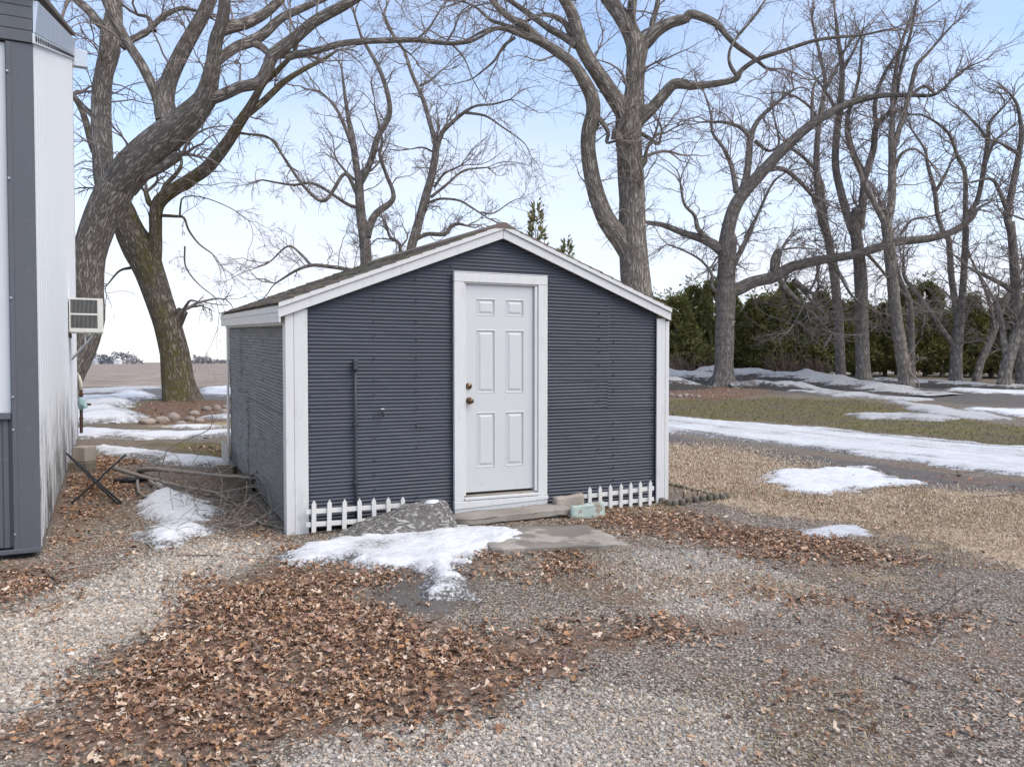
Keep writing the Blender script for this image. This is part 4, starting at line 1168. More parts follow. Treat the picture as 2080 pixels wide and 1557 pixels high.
def limb_mesh(pts, rad, seed, flare=False):
    n = len(pts)
    rmax = rad.max(); k = 26 if rmax > .25 else 16 if rmax > .1 else 9 if rmax > .04 else 6
    tan = np.gradient(pts, axis=0); tan /= np.linalg.norm(tan, axis=1)[:, None] + 1e-9
    ref = np.array([0, 1.0, 0])
    vs = np.zeros((n, k + 1, 3)); uv = np.zeros((n, k + 1, 2))
    ln = np.r_[0, np.cumsum(np.linalg.norm(np.diff(pts, axis=0), axis=1))]
    ang = np.linspace(0, 2 * math.pi, k + 1)
    u0 = None
    for i in range(n):
        t = tan[i]
        u = ref - t * ref.dot(t) if u0 is None else u0 - t * u0.dot(t)
        if np.linalg.norm(u) < .05: u = np.cross(t, [1, 0, 0])
        u /= np.linalg.norm(u); u0 = u; w = np.cross(t, u)
        rr = rad[i] * (1 + .16 * (vnoise(np.cos(ang) * 1.6 + seed, np.sin(ang) * 1.6 + ln[i] * .55 + seed * 3) - .5)
                       + .10 * (vnoise(np.cos(ang) * 4 + seed + 9, np.sin(ang) * 4 + ln[i] * 1.6) - .5)
                       + .05 * (vnoise(np.cos(ang) * 9 + seed, np.sin(ang) * 9 + ln[i] * 1.1) - .5))
        if flare:
            hgt = pts[i][2] - pts[0][2]
            f = max(0, 1 - hgt / .9) ** 2
            rr = rr * (1 + f * (.18 + .38 * np.maximum(0, np.cos(ang * 5 + seed)) ** 2))
        vs[i] = pts[i] + rr[:, None] * (np.cos(ang)[:, None] * u + np.sin(ang)[:, None] * w)
        uv[i, :, 0] = ang * rmax * .85; uv[i, :, 1] = ln[i]
    ii = np.arange(n * (k + 1)).reshape(n, k + 1)
    q = np.stack([ii[:-1, :-1], ii[:-1, 1:], ii[1:, 1:], ii[1:, :-1]], -1).reshape(-1, 4)
    V = vs.reshape(-1, 3); UV = uv.reshape(-1, 2)
    cap = np.array([[ii[-1, j] for j in range(k)]])
    return V, [q, cap], UV
def grow(starts, dirs, lens, r0, r1, nseg, wander, up, droop=0.0):
    Mn = len(starts); pts = np.zeros((Mn, nseg + 1, 3)); pts[:, 0] = starts
    d = dirs / (np.linalg.norm(dirs, axis=1)[:, None] + 1e-9)
    for i in range(nseg):
        d = d + rng.normal(0, wander, (Mn, 3)); d[:, 2] += up - droop * (i / nseg)
        d /= np.linalg.norm(d, axis=1)[:, None]
        pts[:, i + 1] = pts[:, i] + d * (lens / nseg)[:, None]
    t = np.linspace(0, 1, nseg + 1)[None]
    rad = r0[:, None] * (1 - t) + r1[:, None] * t
    return pts, rad
def tubes(pts, rad, k):
    Mn, n, _ = pts.shape
    tan = np.gradient(pts, axis=1); tan /= np.linalg.norm(tan, axis=2)[..., None] + 1e-9
    ref = np.where(np.abs(tan[..., 2:3]) < .9, np.array([0, 0, 1.0]), np.array([1.0, 0, 0]))
    u = np.cross(tan, ref); u /= np.linalg.norm(u, axis=2)[..., None] + 1e-9
    w = np.cross(tan, u)
    a = np.arange(k) * 2 * math.pi / k
    V = pts[:, :, None] + rad[:, :, None, None] * (np.cos(a)[:, None] * u[:, :, None] + np.sin(a)[:, None] * w[:, :, None])
    ii = np.arange(Mn * n * k).reshape(Mn, n, k); j2 = (np.arange(k) + 1) % k
    q = np.stack([ii[:, :-1], ii[:, :-1][..., j2], ii[:, 1:][..., j2], ii[:, 1:]], -1).reshape(-1, 4)
    return V.reshape(-1, 3), q
def children(pts, rad, per, tmin, lfrac, spread, rmin):
    Mn, n, _ = pts.shape
    cnt = Mn * per
    pi = np.repeat(np.arange(Mn), per); t = rng.uniform(tmin, .98, cnt) * (n - 1)
    i0 = np.minimum(t.astype(int), n - 2); f = (t - i0)[:, None]
    p = pts[pi, i0] * (1 - f) + pts[pi, i0 + 1] * f
    tg = pts[pi, i0 + 1] - pts[pi, i0]; sl_ = np.linalg.norm(tg, axis=1)[:, None]; tg /= sl_ + 1e-9
    side = rng.normal(0, 1, (cnt, 3)); side -= tg * (side * tg).sum(1)[:, None]; side /= np.linalg.norm(side, axis=1)[:, None] + 1e-9
    d = tg * .75 + side * spread
    plen = sl_[:, 0] * (n - 1)
    ln = plen * rng.uniform(lfrac[0], lfrac[1], cnt) * (1.15 - .6 * t / (n - 1))
    r = np.maximum(rad[pi, i0] * .62, rmin)
    return p, d, ln, r
TWIGC = []
def tree(label, Zt, bark, trunk, limbs, dens=1.5, tw_len=1.0, flare=True, group=None, droop=0.0, seed=1, rmin=0.0042, name='bare_tree', up=0.03, tipup=0.0, wscale=1.0):
    built = []   # (px samples, depth samples)
    S = 1600.0
    def resolve(pt, first, k):
        px = np.array([(x, y) for x, y, w in pt]); wd = np.array([w for x, y, w in pt]) * wscale
        z = np.zeros(len(px))
        if first: z0 = Zt
        else:
            best = 1e9; z0 = Zt
            for bp, bz in built:
                dd = np.hypot(bp[:, 0] - px[0, 0], bp[:, 1] - px[0, 1]); i = dd.argmin()
                if dd[i] < best: best = dd[i]; z0 = bz[i]
        cum = np.r_[0, np.cumsum(np.hypot(*np.diff(px, axis=0).T))] * Zt / S
        z = z0 + k * cum
        P3 = np.array([W(px[i, 0], px[i, 1], z[i]) for i in range(len(px))])
        rad = wd * z / S / 2
        seg = np.linalg.norm(np.diff(P3, axis=0), axis=1)
        npr = np.clip(seg / np.clip(rad[:-1] * .7, .06, .25), 2, 30)
        pts = catmull(P3, npr)
        rr = np.concatenate([np.linspace(rad[i], rad[i + 1], int(max(2, int(npr[i]))), endpoint=False) for i in range(len(rad) - 1)] + [rad[-1:]])
        bz = pts[:, 1]; dx = pts[:, 0] / bz; 
        # back to picture coordinates for joining further limbs
        zc_ = (pts[:, 2] - CAMZ)
        cy_ = bz * ct - zc_ * st; uy_ = bz * st + zc_ * ct
        bp = np.stack([1040 + S * pts[:, 0] / cy_, 778.5 - S * uy_ / cy_], -1)
        built.append((bp, bz))
        return pts, rr
    r_ = np.random.default_rng(seed)
    pts, rr = resolve(trunk, True, 0.0)
    base = pts[0].copy()
    gz = H(base[0], base[1])
    if flare and base[2] > gz - .05:
        pts = np.vstack([[base[0], base[1], gz - .15], pts]) if base[2] > gz + .1 else pts
        if len(rr) < len(pts): rr = np.r_[rr[0] * 1.08, rr]
    root = empty(name, (base[0], base[1], gz))
    tag(root, label, 'tree', group)
    V, Fq, UV = limb_mesh(pts, rr, seed, flare)
    link('trunk', npmesh('trunk', V, Fq, True, UV), bark, root)
    allp = [(pts, rr, 0.55)]
    for li, lb in enumerate(limbs):
        k = lb[1] if isinstance(lb, tuple) and not isinstance(lb[0], tuple) and not isinstance(lb[0], str) else r_.uniform(-.35, .35)
        lp = lb[0] if isinstance(lb, tuple) and isinstance(lb[0], list) else lb
        p, r2 = resolve(lp, False, k)
        # taper in the tip and give it a slight crook
        V, Fq, UV = limb_mesh(p, r2, seed * 13 + li)
        link('limb', npmesh('limb', V, Fq, True, UV), bark, root)
        allp.append((p, r2, 0.12))
    # procedural side branches
    ST, DR_, LN, R0 = [], [], [], []
    for p, r2, t0 in allp:
        seg = np.linalg.norm(np.diff(p, axis=0), axis=1); Ltot = seg.sum(); cum = np.r_[0, np.cumsum(seg)]
        nsp = int(Ltot * 1.9 * dens)
        for _ in range(nsp):
            s = r_.uniform(t0, 1) * Ltot; i = min(np.searchsorted(cum, s), len(p) - 1)
            if r2[i] > .24 and r_.random() < .75: continue
            tg = p[i] - p[max(i - 1, 0)]; tg = tg / (np.linalg.norm(tg) + 1e-9)
            sd = r_.normal(0, 1, 3); sd -= tg * sd.dot(tg); sd /= np.linalg.norm(sd)
            d = tg * r_.uniform(.1, .7) + sd * 1.0 + np.array([0, 0, .35 + tipup])
            ST.append(p[i]); DR_.append(d); LN.append(r_.uniform(.5, 2.3) * tw_len * (1.2 - .5 * s / Ltot)); R0.append(min(r2[i] * .42, .028) * r_.uniform(.5, 1))
        for _ in range(3):     # tips
            tg = p[-1] - p[-3]; tg /= np.linalg.norm(tg) + 1e-9
            ST.append(p[-1]); DR_.append(tg + r_.normal(0, .35, 3)); LN.append(r_.uniform(1.2, 2.6) * tw_len); R0.append(min(r2[-1] * .8, .045))
    ST, DR_, LN, R0 = np.array(ST), np.array(DR_), np.array(LN), np.array(R0)
    R0 = np.maximum(R0, rmin * 1.8)
    p1, a1 = grow(ST, DR_, LN, R0, np.full(len(ST), rmin * 1.1), 9, .22, up, droop)
    c = children(p1, a1, 6, .12, (.28, .55), .85, rmin); p2, a2 = grow(c[0], c[1], c[2], c[3], np.full(len(c[2]), rmin), 6, .24, up, droop * 1.5)
    c = children(p2, a2, 3, .15, (.3, .6), .9, rmin); p3, a3 = grow(c[0], c[1], c[2], np.maximum(c[3], rmin), np.full(len(c[2]), rmin * .8), 4, .22, 0, droop * 2)
    vv, ff, o = [], [], 0
    for (pp, aa, k) in ((p1, a1, 5), (p2, a2, 3), (p3, a3, 3)):
        V, q = tubes(pp, aa, k); vv.append(V); ff.append(q + o); o += len(V)
    tw = link('twigs', npmesh('twigs', np.vstack(vv), ff, True), M['twig'], root)
    tw['kind'] = 'stuff'
    return root
# 1 the forked giant by the barn
tree('huge forked bare tree rising behind the barn corner', 18, M['bark'],
     path(('p', [(122, 880, 92), (128, 820, 72), (140, 766, 68), (165, 710, 69), (182, 645, 73), (180, 600, 73), (181, 520, 76), (206, 440, 80), (228, 400, 86), (240, 378, 84)])),
     [(path(('A', [(660, 1200, 150), (630, 1080, 135), (622, 940, 135), (615, 800, 140), (612, 600, 136), (630, 450, 130), (660, 330, 140), (675, 200, 150), (690, 80, 115), (685, -60, 100)])), .12),
      (path(('A', [(720, 1120, 240), (810, 1000, 248), (920, 895, 240), (1040, 790, 228), (1150, 690, 195), (1235, 600, 165), (1268, 480, 132), (1290, 360, 112), (1302, 250, 97), (1340, 130, 90), (1360, -40, 80)])), -.25),
      (path(('A', [(1010, 730, 170), (985, 610, 145), (1015, 490, 112), (1080, 350, 105), (1150, 220, 100), (1220, 100, 95), (1280, -30, 92)])), .1),
      (path(('A', [(960, 620, 80), (930, 540, 75), (860, 400, 70), (790, 290, 66), (710, 150, 72), (635, -20, 68)])), -.2),
      (path(('A', [(1230, 610, 95), (1350, 570, 86), (1450, 525, 80), (1560, 495, 82), (1620, 400, 86), (1650, 330, 88), (1780, 230, 80), (1900, 130, 75), (2080, 30, 72), (2180, -30, 60)])), -.15),
      (path(('A', [(1310, 190, 90), (1400, 160, 88), (1490, 138, 80), (1600, 80, 70), (1700, -10, 60)])), .25),
      (path(('A', [(1310, 370, 70), (1420, 290, 72), (1520, 250, 80), (1600, 200, 74), (1700, 110, 60), (1850, 40, 50), (1990, -20, 35)])), .15),
      (path(('A', [(1500, 250, 55), (1580, 285, 55), (1640, 330, 50), (1760, 330, 52), (1900, 308, 52), (2000, 280, 48), (2080, 262, 46)]), ('B', [(120, 250, 42), (300, 245, 40), (450, 243, 36), (620, 262, 30), (760, 250, 24), (880, 190, 18), (960, 170, 12)])), -.1),
      (path(('A', [(650, 180, 75), (590, 130, 62), (540, 70, 58), (440, -20, 52)])), .2),
      (path(('A', [(740, 290, 50), (800, 240, 48), (880, 200, 42), (930, 150, 40), (1010, 85, 36), (1100, 50, 30), (1180, 65, 22)])), .3),
      (path(('A', [(930, 190, 40), (900, 110, 24), (830, 90, 20)])), .1),
      (path(('A', [(860, 1060, 90), (960, 1010, 84), (1040, 960, 80), (1075, 938, 72)])), -.2),
      (path(('A', [(590, 720, 60), (520, 660, 36), (440, 570, 26)])), .2),
      (path(('B', [(230, 80, 20), (270, 180, 18), (340, 280, 16), (400, 330, 12)])), .1),
      (path(('B', [(610, 260, 18), (660, 180, 14), (700, 80, 11), (770, 20, 8)])), .1),
      (path(('B', [(420, 250, 18), (500, 180, 15), (560, 90, 12), (600, 20, 10)])), .1),
      (path(('B', [(640, 260, 16), (720, 350, 12), (770, 470, 9), (820, 560, 7), (860, 620, 5)])), .05),
      ], dens=1.15, droop=.12, wscale=.83, seed=3, tw_len=1.0, rmin=.0036)
# 2 leaning mossy trunk
tree('leaning mossy trunk in the round leaf bed between barn and shed', 20, M['bark_moss'],
     path(('D', [(1098, 960, 205), (1088, 900, 205), (1070, 780, 200), (1050, 640, 188), (1012, 480, 178), (960, 320, 176), (905, 160, 186), (850, 20, 215)]), ('A', [(790, 1400, 190), (740, 1280, 170), (690, 1160, 130)])),
     [(path(('A', [(915, 1600, 120), (930, 1500, 105), (938, 1400, 84), (940, 1290, 84), (965, 1215, 90), (1050, 1145, 86), (1150, 1085, 86), (1250, 1015, 86), (1320, 930, 84), (1380, 850, 76), (1440, 750, 70), (1500, 660, 60), (1545, 580, 52), (1590, 500, 46), (1660, 440, 40), (1740, 360, 30)])), -.08),
      (path(('A', [(1480, 700, 50), (1590, 610, 46), (1720, 490, 40), (1850, 410, 32), (1960, 355, 24), (2040, 300, 16)])), .2),
      (path(('D', [(1060, 470, 90), (1090, 410, 78), (1105, 385, 70)])), 0),
      (path(('A', [(690, 1180, 110), (620, 1000, 70), (560, 880, 50), (500, 680, 38), (430, 560, 28)])), .15),
      (path(('A', [(950, 1240, 44), (905, 1230, 40), (880, 1160, 32)])), .1),
      (path(('A', [(980, 1190, 50), (1000, 1120, 34), (1070, 1040, 28), (1095, 980, 20), (1080, 900, 16)])), .1),
      (path(('A', [(970, 1300, 24), (1060, 1305, 20), (1110, 1315, 16), (1140, 1390, 13), (1200, 1470, 10), (1280, 1530, 8)])), -.1),
      (path(('A', [(1085, 1310, 14), (1090, 1240, 12), (1110, 1190, 10), (1220, 1190, 8), (1380, 1250, 6), (1500, 1330, 5)])), -.1),
      (path(('D', [(1115, 0, 12), (1120, 120, 11), (1190, 220, 9), (1300, 310, 6)])), 0),
      (path(('D', [(790, 130, 22), (720, 150, 14), (650, 230, 9)])), -.1),
      (path(('A', [(1400, 800, 16), (1500, 810, 16), (1620, 830, 14), (1700, 930, 12), (1760, 1010, 10)])), .1)],
     dens=.8, droop=.14, wscale=.88, seed=5, tw_len=.75, rmin=.0036)
# 3, 4 slimmer trees behind the shed roof
tree('slim bare tree forking low behind the left roof slope', 27, M['bark_dim'],
     path(('B', [(135, 2300, 74), (135, 1900, 70), (130, 1545, 66), (118, 1430, 66), (100, 1300, 60), (88, 1150, 55), (88, 1070, 52)])),
     [(path(('B', [(95, 1100, 45), (125, 1050, 40), (165, 950, 38), (200, 830, 36), (268, 700, 32), (262, 580, 28), (222, 450, 24), (180, 360, 22), (110, 240, 18), (88, 180, 16), (60, 90, 12)])), -.15),
      (path(('B', [(85, 1090, 44), (62, 940, 40), (40, 800, 34), (20, 700, 26), (0, 560, 18), (-20, 400, 12)])), .2),
      (path(('B', [(75, 960, 32), (40, 860, 28), (0, 760, 24), (-60, 640, 18), (-140, 560, 12)])), -.2),
      (path(('B', [(135, 1430, 52), (150, 1370, 48), (190, 1290, 44), (280, 1220, 34), (292, 1160, 26), (250, 1050, 22), (212, 930, 20), (225, 840, 16), (180, 640, 10)])), .15),
      (path(('B', [(75, 1170, 26), (0, 1050, 22)]), ('A', [(1960, 1210, 22), (1840, 1130, 20), (1700, 930, 16), (1640, 840, 12), (1460, 800, 8)])), -.1),
      (path(('B', [(65, 1250, 22), (0, 1222, 20)]), ('A', [(1900, 1110, 16), (1760, 1115, 14), (1580, 1085, 9)])), .1),
      (path(('B', [(90, 1100, 22), (30, 1060, 18), (-40, 980, 12)])), .1),
      (path(('p', [(742, 560, 12), (705, 547, 9), (665, 541, 8), (632, 539, 7.5), (600, 550, 6), (560, 575, 3.5)])), -.1),
      (path(('p', [(632, 539, 6), (610, 515, 5), (585, 500, 4), (550, 530, 3)])), .1)],
     dens=1.5, seed=8, tw_len=.95, rmin=.0045, flare=False)
tree('bare tree leaning right behind the shed ridge', 26, M['bark_dim'],
     path(('B', [(330, 2200, 62), (365, 1800, 58), (400, 1510, 55), (430, 1400, 55), (480, 1220, 52), (520, 1080, 48), (545, 950, 45), (555, 860, 42)])),
     [(path(('B', [(556, 880, 34), (520, 760, 30), (480, 620, 28), (440, 520, 25), (400, 430, 22), (360, 310, 18), (290, 200, 15), (240, 90, 12)])), .15),
      (path(('B', [(560, 880, 32), (590, 800, 28), (660, 730, 25), (720, 680, 22), (790, 640, 16), (900, 628, 12), (1000, 600, 8)])), -.2),
      (path(('B', [(730, 680, 18), (850, 700, 14), (950, 765, 10), (1080, 860, 7), (1130, 950, 4)])), .1),
      (path(('B', [(520, 1190, 20), (620, 1110, 16), (720, 1030, 14), (860, 1010, 8)])), .2),
      (path(('B', [(540, 1130, 18), (600, 1050, 14), (700, 1000, 10)])), -.2),
      (path(('B', [(500, 1225, 18), (580, 1200, 15), (690, 1210, 14), (770, 1255, 13), (870, 1320, 8)])), -.2),
      (path(('B', [(820, 1280, 10), (900, 1285, 9), (1000, 1220, 7), (1060, 1195, 4)])), .1),
      (path(('B', [(435, 1440, 26), (500, 1412, 25), (600, 1412, 25), (640, 1370, 24), (680, 1350, 20), (740, 1362, 12)])), .1),
      (path(('B', [(450, 520, 16), (510, 490, 12), (590, 420, 8)])), .1),
      (path(('B', [(540, 920, 14), (470, 890, 11), (400, 900, 7)])), .1)],
     dens=1.5, seed=9, tw_len=.9, rmin=.0045, flare=False)
tree('short crooked young tree just above the shed roof', 24, M['bark_dim'],
     path(('B', [(345, 2200, 26), (340, 1800, 24), (336, 1525, 22), (325, 1465, 20), (275, 1430, 18), (252, 1360, 14), (225, 1310, 9)])),
     [(path(('B', [(330, 1500, 12), (380, 1430, 9), (350, 1360, 6)])), .1), (path(('B', [(290, 1445, 10), (200, 1440, 8), (165, 1470, 5)])), .1)],
     dens=2.3, seed=10, tw_len=.5, rmin=.004, flare=False)
# 5 great tree behind the shed's right slope
tree('massive bare tree with ridged bark behind the right roof slope', 20, M['bark_warm'],
     path(('B', [(1790, 2560, 215), (1785, 2200, 195), (1765, 1800, 180), (1748, 1545, 168), (1740, 1350, 158), (1738, 1200, 150), (1725, 1000, 150), (1712, 800, 152), (1722, 680, 158), (1738, 600, 140)])),
     [(path(('B', [(1738, 660, 140), (1748, 540, 114), (1755, 400, 110), (1764, 300, 128), (1758, 230, 130)])), .05),
      (path(('B', [(1755, 270, 110), (1715, 170, 106), (1655, 80, 90), (1580, -20, 84)])), .2),
      (path(('B', [(1725, 180, 60), (1730, 90, 56), (1742, -20, 54)])), -.1),
      (path(('B', [(1775, 290, 95), (1838, 235, 80), (1880, 190, 74), (1960, 140, 64), (2060, 112, 56)]), ('C', [(60, 85, 50), (140, 105, 46), (230, 150, 40), (285, 215, 34), (350, 280, 30), (450, 350, 25), (520, 410, 16)])), -.2),
      (path(('B', [(1860, 215, 40), (1858, 140, 36), (1880, 60, 32), (1895, -20, 28)])), .1),
      (path(('B', [(1715, 720, 130), (1670, 650, 112), (1600, 550, 100), (1520, 430, 90), (1440, 300, 84), (1400, 180, 76), (1370, 80, 70), (1315, -20, 62)])), -.2),
      (path(('B', [(1740, 760, 90), (1790, 715, 80), (1850, 660, 75), (1920, 580, 70), (1985, 510, 64), (2060, 510, 58)]), ('C', [(60, 520, 48), (140, 515, 42), (250, 500, 38), (345, 475, 36), (375, 425, 30), (470, 360, 28), (620, 310, 25), (800, 250, 22), (950, 225, 19), (1090, 215, 16), (1250, 180, 11)])), -.25),
      (path(('C', [(350, 460, 28), (310, 400, 22), (300, 330, 18), (330, 250, 16), (420, 140, 14), (520, 0, 12)])), .1),
      (path(('B', [(1735, 1560, 130), (1665, 1440, 130), (1585, 1340, 116), (1530, 1200, 102), (1490, 1050, 92), (1470, 900, 86), (1475, 780, 86), (1500, 680, 86), (1490, 580, 80), (1440, 480, 75), (1380, 390, 66), (1280, 310, 60), (1180, 250, 50), (1050, 200, 38), (950, 172, 25), (850, 185, 17), (740, 240, 10)])), -.12),
      (path(('B', [(1400, 270, 60), (1330, 225, 46), (1240, 175, 40), (1150, 110, 35), (1050, 40, 30), (960, -20, 26)])), .1),
      (path(('B', [(1200, 255, 46), (1100, 170, 42), (1000, 110, 40), (930, 50, 35), (870, -20, 30)])), -.1),
      (path(('B', [(1370, 215, 40), (1330, 140, 36), (1260, 100, 32), (1190, 90, 22), (1090, 130, 16)])), .2),
      (path(('B', [(1080, 190, 26), (960, 150, 24), (880, 120, 20), (800, 50, 16), (740, 20, 12)])), .1),
      (path(('B', [(1030, 225, 22), (960, 280, 18), (905, 365, 15), (830, 430, 11), (760, 480, 8), (640, 510, 5)])), .15),
      (path(('B', [(1500, 690, 34), (1550, 730, 30), (1590, 800, 26), (1582, 860, 20), (1640, 850, 14)])), -.1),
      (path(('B', [(1790, 805, 26), (1850, 840, 22), (1895, 868, 18), (1915, 780, 13)])), .1),
      (path(('B', [(1640, 840, 70), (1640, 800, 60), (1648, 785, 40)])), -.3),
      (path(('B', [(1780, 980, 80), (1805, 960, 60), (1812, 945, 30)])), -.3),
      (path(('B', [(1760, 1230, 70), (1775, 1195, 60), (1780, 1160, 40)])), -.5)],
     dens=1.15, droop=.12, seed=12, tw_len=1.0, rmin=.0036, flare=True)
# 6 tree with the long low limb
tree('bare tree with one long low limb reaching right over the snow bank', 30.5, M['bark_dim'],
     path(('E', [(492, 868, 116), (492, 800, 100), (495, 700, 96), (500, 500, 96), (505, 380, 100), (505, 280, 88), (515, 150, 86), (520, 60, 82)]), ('C', [(275, 1500, 88)])),
     [(path(('C', [(272, 1540, 88), (290, 1400, 84), (330, 1260, 80), (400, 1150, 74), (480, 1060, 70), (560, 970, 65), (680, 850, 60), (800, 750, 55), (950, 660, 46), (1100, 600, 38), (1250, 575, 29), (1400, 575, 24), (1540, 570, 19), (1650, 480, 13)])), -.1),
      (path(('C', [(360, 1210, 50), (405, 1060, 42), (422, 900, 40), (432, 820, 36), (480, 720, 26), (600, 610, 19), (690, 540, 13)])), .25),
      (path(('C', [(425, 830, 30), (370, 770, 24), (280, 740, 18), (180, 735, 12)])), -.1),
      (path(('C', [(455, 850, 26), (540, 910, 18), (600, 860, 14), (570, 700, 10)])), .1),
      (path(('E', [(480, 150, 62), (440, 120, 55), (380, 90, 46), (280, 60, 36), (180, 20, 28), (90, 5, 22)])), .1),
      (path(('E', [(430, 110, 32), (360, 40, 26)]), ('C', [(90, 1300, 22), (30, 1230, 18), (5, 1100, 12)])), -.2),
      (path(('C', [(345, 1160, 38), (320, 1020, 28), (270, 900, 22), (200, 800, 17), (190, 690, 13), (150, 560, 9)])), .2),
      (path(('E', [(525, 370, 80), (580, 350, 68), (650, 318, 62), (760, 290, 60), (850, 240, 56), (1000, 205, 50), (1200, 170, 45), (1400, 110, 42), (1600, 85, 38), (1720, 40, 34), (1800, -20, 28)]), ('C', [(1800, 1260, 18), (1880, 1215, 10)])), -.05),
      (path(('E', [(765, 285, 50), (765, 210, 50), (780, 165, 44), (795, 152, 36)])), -.2),
      (path(('E', [(780, 295, 30), (830, 360, 26), (900, 430, 20), (980, 500, 14), (1060, 590, 9)])), -.15),
      (path(('E', [(860, 310, 28), (900, 340, 24), (970, 380, 18), (995, 340, 13)])), .15),
      (path(('E', [(540, 240, 30), (590, 140, 27), (640, 40, 24)]), ('C', [(400, 1430, 22), (470, 1300, 18), (560, 1110, 14), (640, 1040, 9)])), .2),
      (path(('E', [(470, 380, 26), (430, 340, 20), (430, 280, 16), (380, 210, 13), (300, 160, 10), (200, 120, 7)])), -.1),
      (path(('C', [(500, 1030, 34), (620, 1020, 28), (720, 1090, 24), (800, 1180, 20)])), .15),
      (path(('C', [(800, 720, 22), (805, 560, 18), (830, 480, 14), (890, 430, 9)])), .1),
      (path(('E', [(1000, 210, 18), (980, 300, 15), (940, 380, 12), (900, 470, 8), (860, 540, 5)])), -.2),
      (path(('E', [(1060, 200, 20), (1110, 290, 17), (1170, 390, 14), (1250, 450, 11), (1350, 490, 8), (1420, 490, 5)])), -.2),
      (path(('E', [(880, 330, 18), (960, 420, 14), (1040, 500, 11), (1100, 520, 7)])), .2),
      (path(('E', [(830, 270, 14), (810, 360, 11), (830, 440, 8), (880, 520, 5)])), .25),
      (path(('E', [(1000, 430, 12), (930, 500, 9), (860, 550, 6)])), .1),
      (path(('E', [(1250, 170, 18), (1330, 260, 14), (1380, 330, 10), (1440, 380, 6)])), .2)],
     dens=2.3, seed=14, tw_len=1.05, rmin=.0052, droop=.03)
GT = 'row of bare trees before the hedge'
tree('slender grey tree, first of the row right of the low-limbed tree', 33, M['bark_dim'],
     path(('E', [(1112, 830, 52), (1105, 650, 50), (1098, 500, 48), (1080, 330, 45), (1045, 100, 42), (1012, 0, 40)]), ('C', [(845, 1260, 38)])),
     [path(('C', [(850, 1300, 40), (830, 1100, 38), (828, 900, 36), (848, 700, 30), (880, 500, 25), (840, 300, 18), (800, 120, 12)])),
      path(('C', [(910, 1500, 30), (880, 1300, 28), (850, 1080, 24), (760, 960, 20), (680, 900, 14)])),
      path(('C', [(850, 760, 24), (790, 650, 18), (700, 580, 12)])), path(('C', [(870, 560, 22), (940, 430, 16), (1000, 300, 12)]))],
     dens=2.3, seed=15, group=GT, tw_len=1.0, rmin=.0055)
tree('straight stout tree, second of the row, forking high', 31, M['bark_dim'],
     path(('E', [(1231, 870, 76), (1225, 750, 70), (1220, 600, 66), (1215, 300, 62), (1195, 100, 58), (1178, 0, 56)]), ('C', [(1075, 1260, 54)])),
     [path(('C', [(1085, 1480, 52), (1030, 1350, 48), (980, 1180, 45), (942, 1000, 42), (950, 800, 40), (975, 600, 36), (982, 400, 31), (960, 250, 24), (940, 80, 15)])),
      path(('C', [(1090, 1380, 46), (1108, 1200, 46), (1110, 1070, 44), (1050, 930, 36), (1015, 800, 33), (1020, 690, 26), (1080, 480, 18), (1100, 250, 12)])),
      path(('C', [(1112, 1090, 42), (1170, 900, 38), (1190, 760, 34), (1290, 640, 25), (1340, 400, 20), (1400, 180, 16), (1430, -10, 12)])),
      path(('C', [(1190, 780, 30), (1180, 620, 26), (1230, 460, 20), (1310, 330, 14)])),
      path(('C', [(960, 700, 24), (900, 580, 18), (830, 480, 12)])), path(('C', [(970, 450, 20), (1040, 330, 14), (1100, 200, 9)]))],
     dens=2.3, seed=16, group=GT, tw_len=1.0, rmin=.0055)
tree('tree with a hollow scar at its foot, third of the row', 28.5, M['bark'],
     path(('E', [(1458, 905, 80), (1450, 830, 70), (1432, 700, 66), (1402, 500, 60), (1382, 300, 58), (1362, 100, 56), (1352, 0, 54)]), ('C', [(1258, 1290, 50)])),
     [path(('C', [(1256, 1340, 50), (1280, 1220, 48), (1286, 1000, 46), (1282, 800, 36), (1298, 500, 27), (1330, 300, 22), (1390, 120, 15)])),
      path(('C', [(1250, 1370, 42), (1180, 1230, 36), (1120, 1120, 30), (1080, 1010, 22), (1030, 900, 16)])),
      path(('C', [(1290, 900, 36), (1340, 740, 32), (1390, 560, 30), (1430, 400, 24), (1500, 320, 18), (1640, 160, 10)])),
      path(('C', [(1390, 580, 24), (1480, 520, 18), (1560, 560, 15), (1700, 430, 11), (1850, 360, 7)])),
      path(('C', [(1300, 1020, 22), (1340, 930, 18), (1420, 900, 14), (1500, 960, 10)])),
      path(('E', [(1440, 690, 30), (1460, 720, 26), (1475, 765, 20)]))],
     dens=2.2, seed=17, group=GT, tw_len=1.0, rmin=.0055)
tree('thin stem showing behind the scarred tree', 35, M['bark_dim'],
     path(('E', [(1480, 830, 38), (1482, 700, 36), (1482, 550, 34), (1470, 420, 32), (1420, 300, 28), (1380, 160, 24)]), ('C', [(1200, 1180, 18)])),
     [path(('C', [(1330, 1420, 18), (1400, 1330, 14), (1490, 1310, 10)]))], dens=2.3, seed=18, group=GT, rmin=.006)
